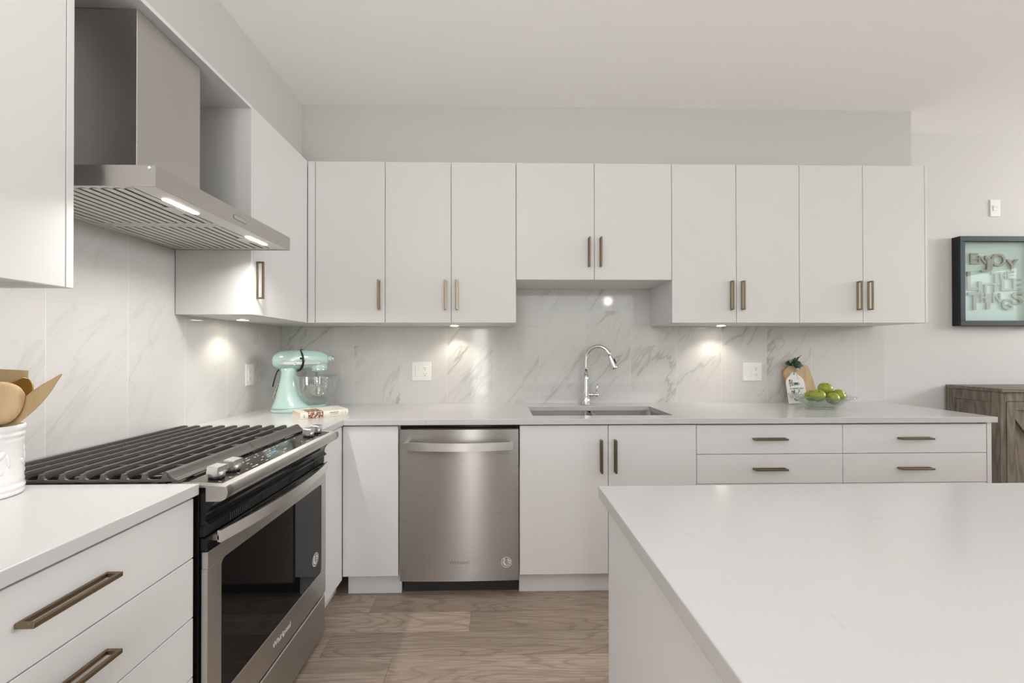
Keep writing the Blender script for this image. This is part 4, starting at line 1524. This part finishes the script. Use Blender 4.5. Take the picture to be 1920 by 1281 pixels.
gl('E', 4.596, 4.650, 1.838, 1.912)
gl('N', 4.652, 4.708, 1.838, 1.896)
gl('J', 4.662, 4.745, 1.786, 1.872, .003)
gl('O', 4.738, 4.838, 1.822, 1.910, .001)
gl('Y', 4.838, 4.925, 1.780, 1.872, .002)
gl('T', 4.738, 4.795, 1.712, 1.784, .001)
gl('H', 4.800, 4.842, 1.738, 1.784)
gl('E', 4.845, 4.892, 1.738, 1.790, .002)
gl('L', 4.573, 4.650, 1.664, 1.788)
gl('I', 4.645, 4.668, 1.652, 1.722, .003)
gl('T', 4.664, 4.730, 1.650, 1.708, .001)
gl('T', 4.728, 4.800, 1.650, 1.708)
gl('L', 4.806, 4.882, 1.660, 1.742, .001)
gl('E', 4.888, 4.945, 1.662, 1.740)
gl('T', 4.576, 4.668, 1.530, 1.648, .001)
gl('H', 4.660, 4.700, 1.580, 1.648, .003)
gl('I', 4.704, 4.730, 1.535, 1.640)
gl('N', 4.748, 4.800, 1.578, 1.645, .001)
gl('G', 4.808, 4.885, 1.530, 1.606, .002)
gl('S', 4.882, 4.955, 1.565, 1.650)
lt.build('raised_letters', M['letter'], r)

# ------------------------------------------------------------------ sideboard
sx0, sx1, sd_, sh_ = 4.425, 5.75, .36, 1.030
r = thing('sideboard', 'weathered brown wooden sideboard with barn-style doors right of the worktop end', 'sideboard', (5.0, -.2, 0))
sd0 = -.308
MB().box(sx0 - .006, sx1 + .006, sd0 - .012, -.0155, sh_ - .022, sh_, .002).build('top', M['rustic_x'], r)
mb = MB()
for xx in (sx0, sx1 - .020):
    mb.box(xx + .007, xx + .014, sd0 + .03, -.05, .11, sh_ - .0225, .001)
for xx in (sx0, sx1 - .020):
    mb.box(xx, xx + .020, -.062, -.016, .0005, sh_ - .0225, .0015)
    mb.box(xx, xx + .020, sd0 + .001, sd0 + .050, .0005, sh_ - .0225, .0015)
    mb.box(xx + .001, xx + .020, sd0 + .050, -.062, sh_ - .085, sh_ - .0225, .0015)
    mb.box(xx + .001, xx + .020, sd0 + .050, -.062, .10, .16, .0015)
mb.box(sx0 + .02, sx1 - .02, -.024, -.016, .1, sh_ - .0225, .001)
mb.box(sx0 + .02, sx1 - .02, sd0 + .03, -.026, .10, .12, .001)
mb.build('cabinet_body', M['rustic'], r)
mb = MB()
for x0, x1, z0, z1 in ((sx0 + .0205, sx0 + .030, .0, sh_ - .0225), (sx0 + .0305, sx1 - .0305, sh_ - .078, sh_ - .0225), (sx0 + .0305, sx1 - .0305, .10, .155), (sx1 - .030, sx1 - .0205, .0, sh_ - .0225), (5.075, 5.105, .155, sh_ - .078)):
    mb.box(x0, x1, sd0, sd0 + .022, max(z0, .0005), z1, .0015)
mb.build('face_frame', M['rustic'], r)
for x0, x1 in ((sx0 + .032, 5.0735), (5.1065, sx1 - .032)):
    z0, z1 = .157, sh_ - .080
    mb = MB()
    mb.box(x0, x1, sd0 + .010, sd0 + .018, z0, z1, .001)
    w_ = .05
    for a0, a1, b0, b1 in ((x0, x0 + w_, z0, z1), (x1 - w_, x1, z0, z1), (x0 + w_, x1 - w_, z1 - w_, z1), (x0 + w_, x1 - w_, z0, z0 + w_)):
        mb.box(a0, a1, sd0 - .004, sd0 + .0095, b0, b1, .0015)
    A = Vector((x0 + w_, z1 - w_))
    B = Vector((x1 - w_, z0 + w_))
    n_ = Vector((-(B - A).y, (B - A).x)).normalized() * .028
    mb.prism([(A.x, A.y), (A.x + abs(n_.x) * 1.0, A.y), (B.x, B.y + .05), (B.x, B.y), (B.x - .03, B.y), (A.x, A.y - .05)], sd0 - .003, sd0 + .009, 'xz')
    d_ = mb.build('door', M['rustic'], r)
    MB().lathe([(0, 0), (.006, 0), (.005, .012), (.011, .016), (.011, .022), (0, .025)], 16, T(x1 - .025 if x0 < 5 else x0 + .025, sd0 - .004, .6) @ RX(PI / 2)).build('knob', M['iron'], d_)

# ------------------------------------------------------------------ crock and utensils
cc = (.207, -1.672, ZC)
r = thing('utensil_crock', 'white embossed ceramic crock holding wooden utensils near the range', 'crock', cc)
CQ = T(*cc)
po = [(.0001, .0005), (.068, .0005), (.0715, .004), (.072, .010), (.070, .013), (.0725, .017), (.0725, .022), (.0705, .025), (.0705, .030), (.0715, .034), (.0700, .040),
      (.0700, .128), (.0712, .134), (.0700, .138), (.0722, .142), (.0722, .147), (.0705, .150), (.0722, .154), (.0735, .160), (.0730, .167), (.0705, .1685)]
pi_ = [(.0675, .166), (.066, .150), (.0655, .020), (.060, .010), (.0001, .009)]
ck = MB().lathe(po + pi_, 64, CQ, closed=False)
cr = ck.build('crock_body', M['stone'], r)
em = MB()
random.seed(3)


def bump_(a, z, w_, h_, t_, rot=0.0):
    # a raised petal on the crock wall
    n = 10
    rings = []
    for q in (1.0, .8, .45, .05):
        d = t_ * (1 - q * q)
        ring = []
        for k in range(n):
            u_ = math.cos(2 * PI * k / n) * w_ * q
            v_ = math.sin(2 * PI * k / n) * h_ * q
            uu, vv = u_ * math.cos(rot) - v_ * math.sin(rot), u_ * math.sin(rot) + v_ * math.cos(rot)
            ang = a + uu / .07
            rad = .0698 + d
            ring.append((rad * math.cos(ang), rad * math.sin(ang), z + vv))
        rings.append(ring)
    em.loft(rings, CQ, True, True)


for k in range(5):
    em = MB()
    a0 = 2 * PI * k / 5 - .42
    bump_(a0, .085, .010, .021, .0022, .3)
    bump_(a0 + .20, .098, .008, .016, .002, -.7)
    bump_(a0 - .22, .075, .008, .017, .002, 1.0)
    bump_(a0 + .16, .064, .007, .013, .0018, .9)
    bump_(a0 - .10, .108, .006, .010, .0018, 0)
    bump_(a0 + .02, .054, .005, .008, .0015, .2)
    bump_(a0 + .42, .086, .004, .018, .0015, .15)
    em.build('embossed_flower', M['stone'], cr)


def utensil(name, label, cat, m, base_pt, dirv, face, Lh, outline, thick, bowl=0.0, rh=.0055):
    # a handle inside the crock and a flat or dished head; outline = [(t along, half width)]
    d = Vector(dirv).normalized()
    nn = Vector(face)
    nn = (nn - d * nn.dot(d)).normalized()
    s_ = d.cross(nn)
    b = Vector(base_pt)
    t = thing(name, label, cat, tuple(b), 'utensils standing in the white crock')
    hb = MB().tube([tuple(b), tuple(b + d * Lh * .5), tuple(b + d * (Lh + .012))], [rh * .9, rh, rh * .95], 12)
    hb.build('handle', m, t)
    rows = []
    nx = 9
    fine = []
    for i in range(len(outline) - 1):
        q0, q1, q2, q3 = (Vector(outline[min(max(i + k, 0), len(outline) - 1)]) for k in (-1, 0, 1, 2))
        for k in range(5):
            u_ = k / 5
            fine.append(.5 * (2 * q1 + (q2 - q0) * u_ + (2 * q0 - 5 * q1 + 4 * q2 - q3) * u_ * u_ + (3 * q1 - q0 - 3 * q2 + q3) * u_ ** 3))
    fine.append(Vector(outline[-1]))
    for tt, hw in fine:
        hw = max(hw, .0008)
        c = b + d * (Lh + tt)
        up_, lo_ = [], []
        for k in range(nx):
            u_ = -1 + 2 * k / (nx - 1)
            dish = bowl * (u_ * u_ - 1) * min(1, hw / .02)
            up_.append(c + s_ * hw * u_ + nn * (thick / 2 * (1 - .5 * u_ ** 4) + dish))
            lo_.append(c + s_ * hw * u_ + nn * (-thick / 2 * (1 - .5 * u_ ** 4) + dish))
        rows.append([tuple(p) for p in up_ + lo_[::-1]])
    MB().loft(rows).build('head', m, t)


utensil('wooden_spatula', 'flat wooden spatula leaning right out of the white crock', 'spatula', M['spatula'], (.160, -1.655, .994), (.722, .005, .692), (.12, -1, -.10), .100,
        [(0, .006), (.02, .010), (.05, .0145), (.085, .0170), (.120, .0165), (.155, .012), (.180, .006), (.203, .0015)], .004)
utensil('wooden_spoon', 'large striped olive wood spoon at the front of the white crock', 'spoon', M['spoon'], (.205, -1.668, .931), (.165, .006, 1), (.12, -1, .0), .153,
        [(0, .010), (.012, .034), (.030, .050), (.055, .058), (.080, .059), (.092, .052), (.102, .040), (.108, .018)], .005, -.010)
utensil('wooden_turner', 'square-ended wooden turner standing behind the big spoon in the crock', 'turner', M['spatula'], (.198, -1.627, .931), (.05, .015, 1), (.0, -1, -.06), .150,
        [(0, .010), (.015, .030), (.040, .046), (.085, .052), (.128, .053), (.133, .052)], .005)
utensil('serving_spoon', 'gold metal spoon between the turner and the leaning spatula', 'spoon', M['gold'], (.168, -1.641, .937), (.40, .004, .91), (.4, -.9, .1), .190,
        [(0, .006), (.015, .014), (.035, .020), (.060, .022), (.078, .017), (.090, .006)], .002, .004, .0035)
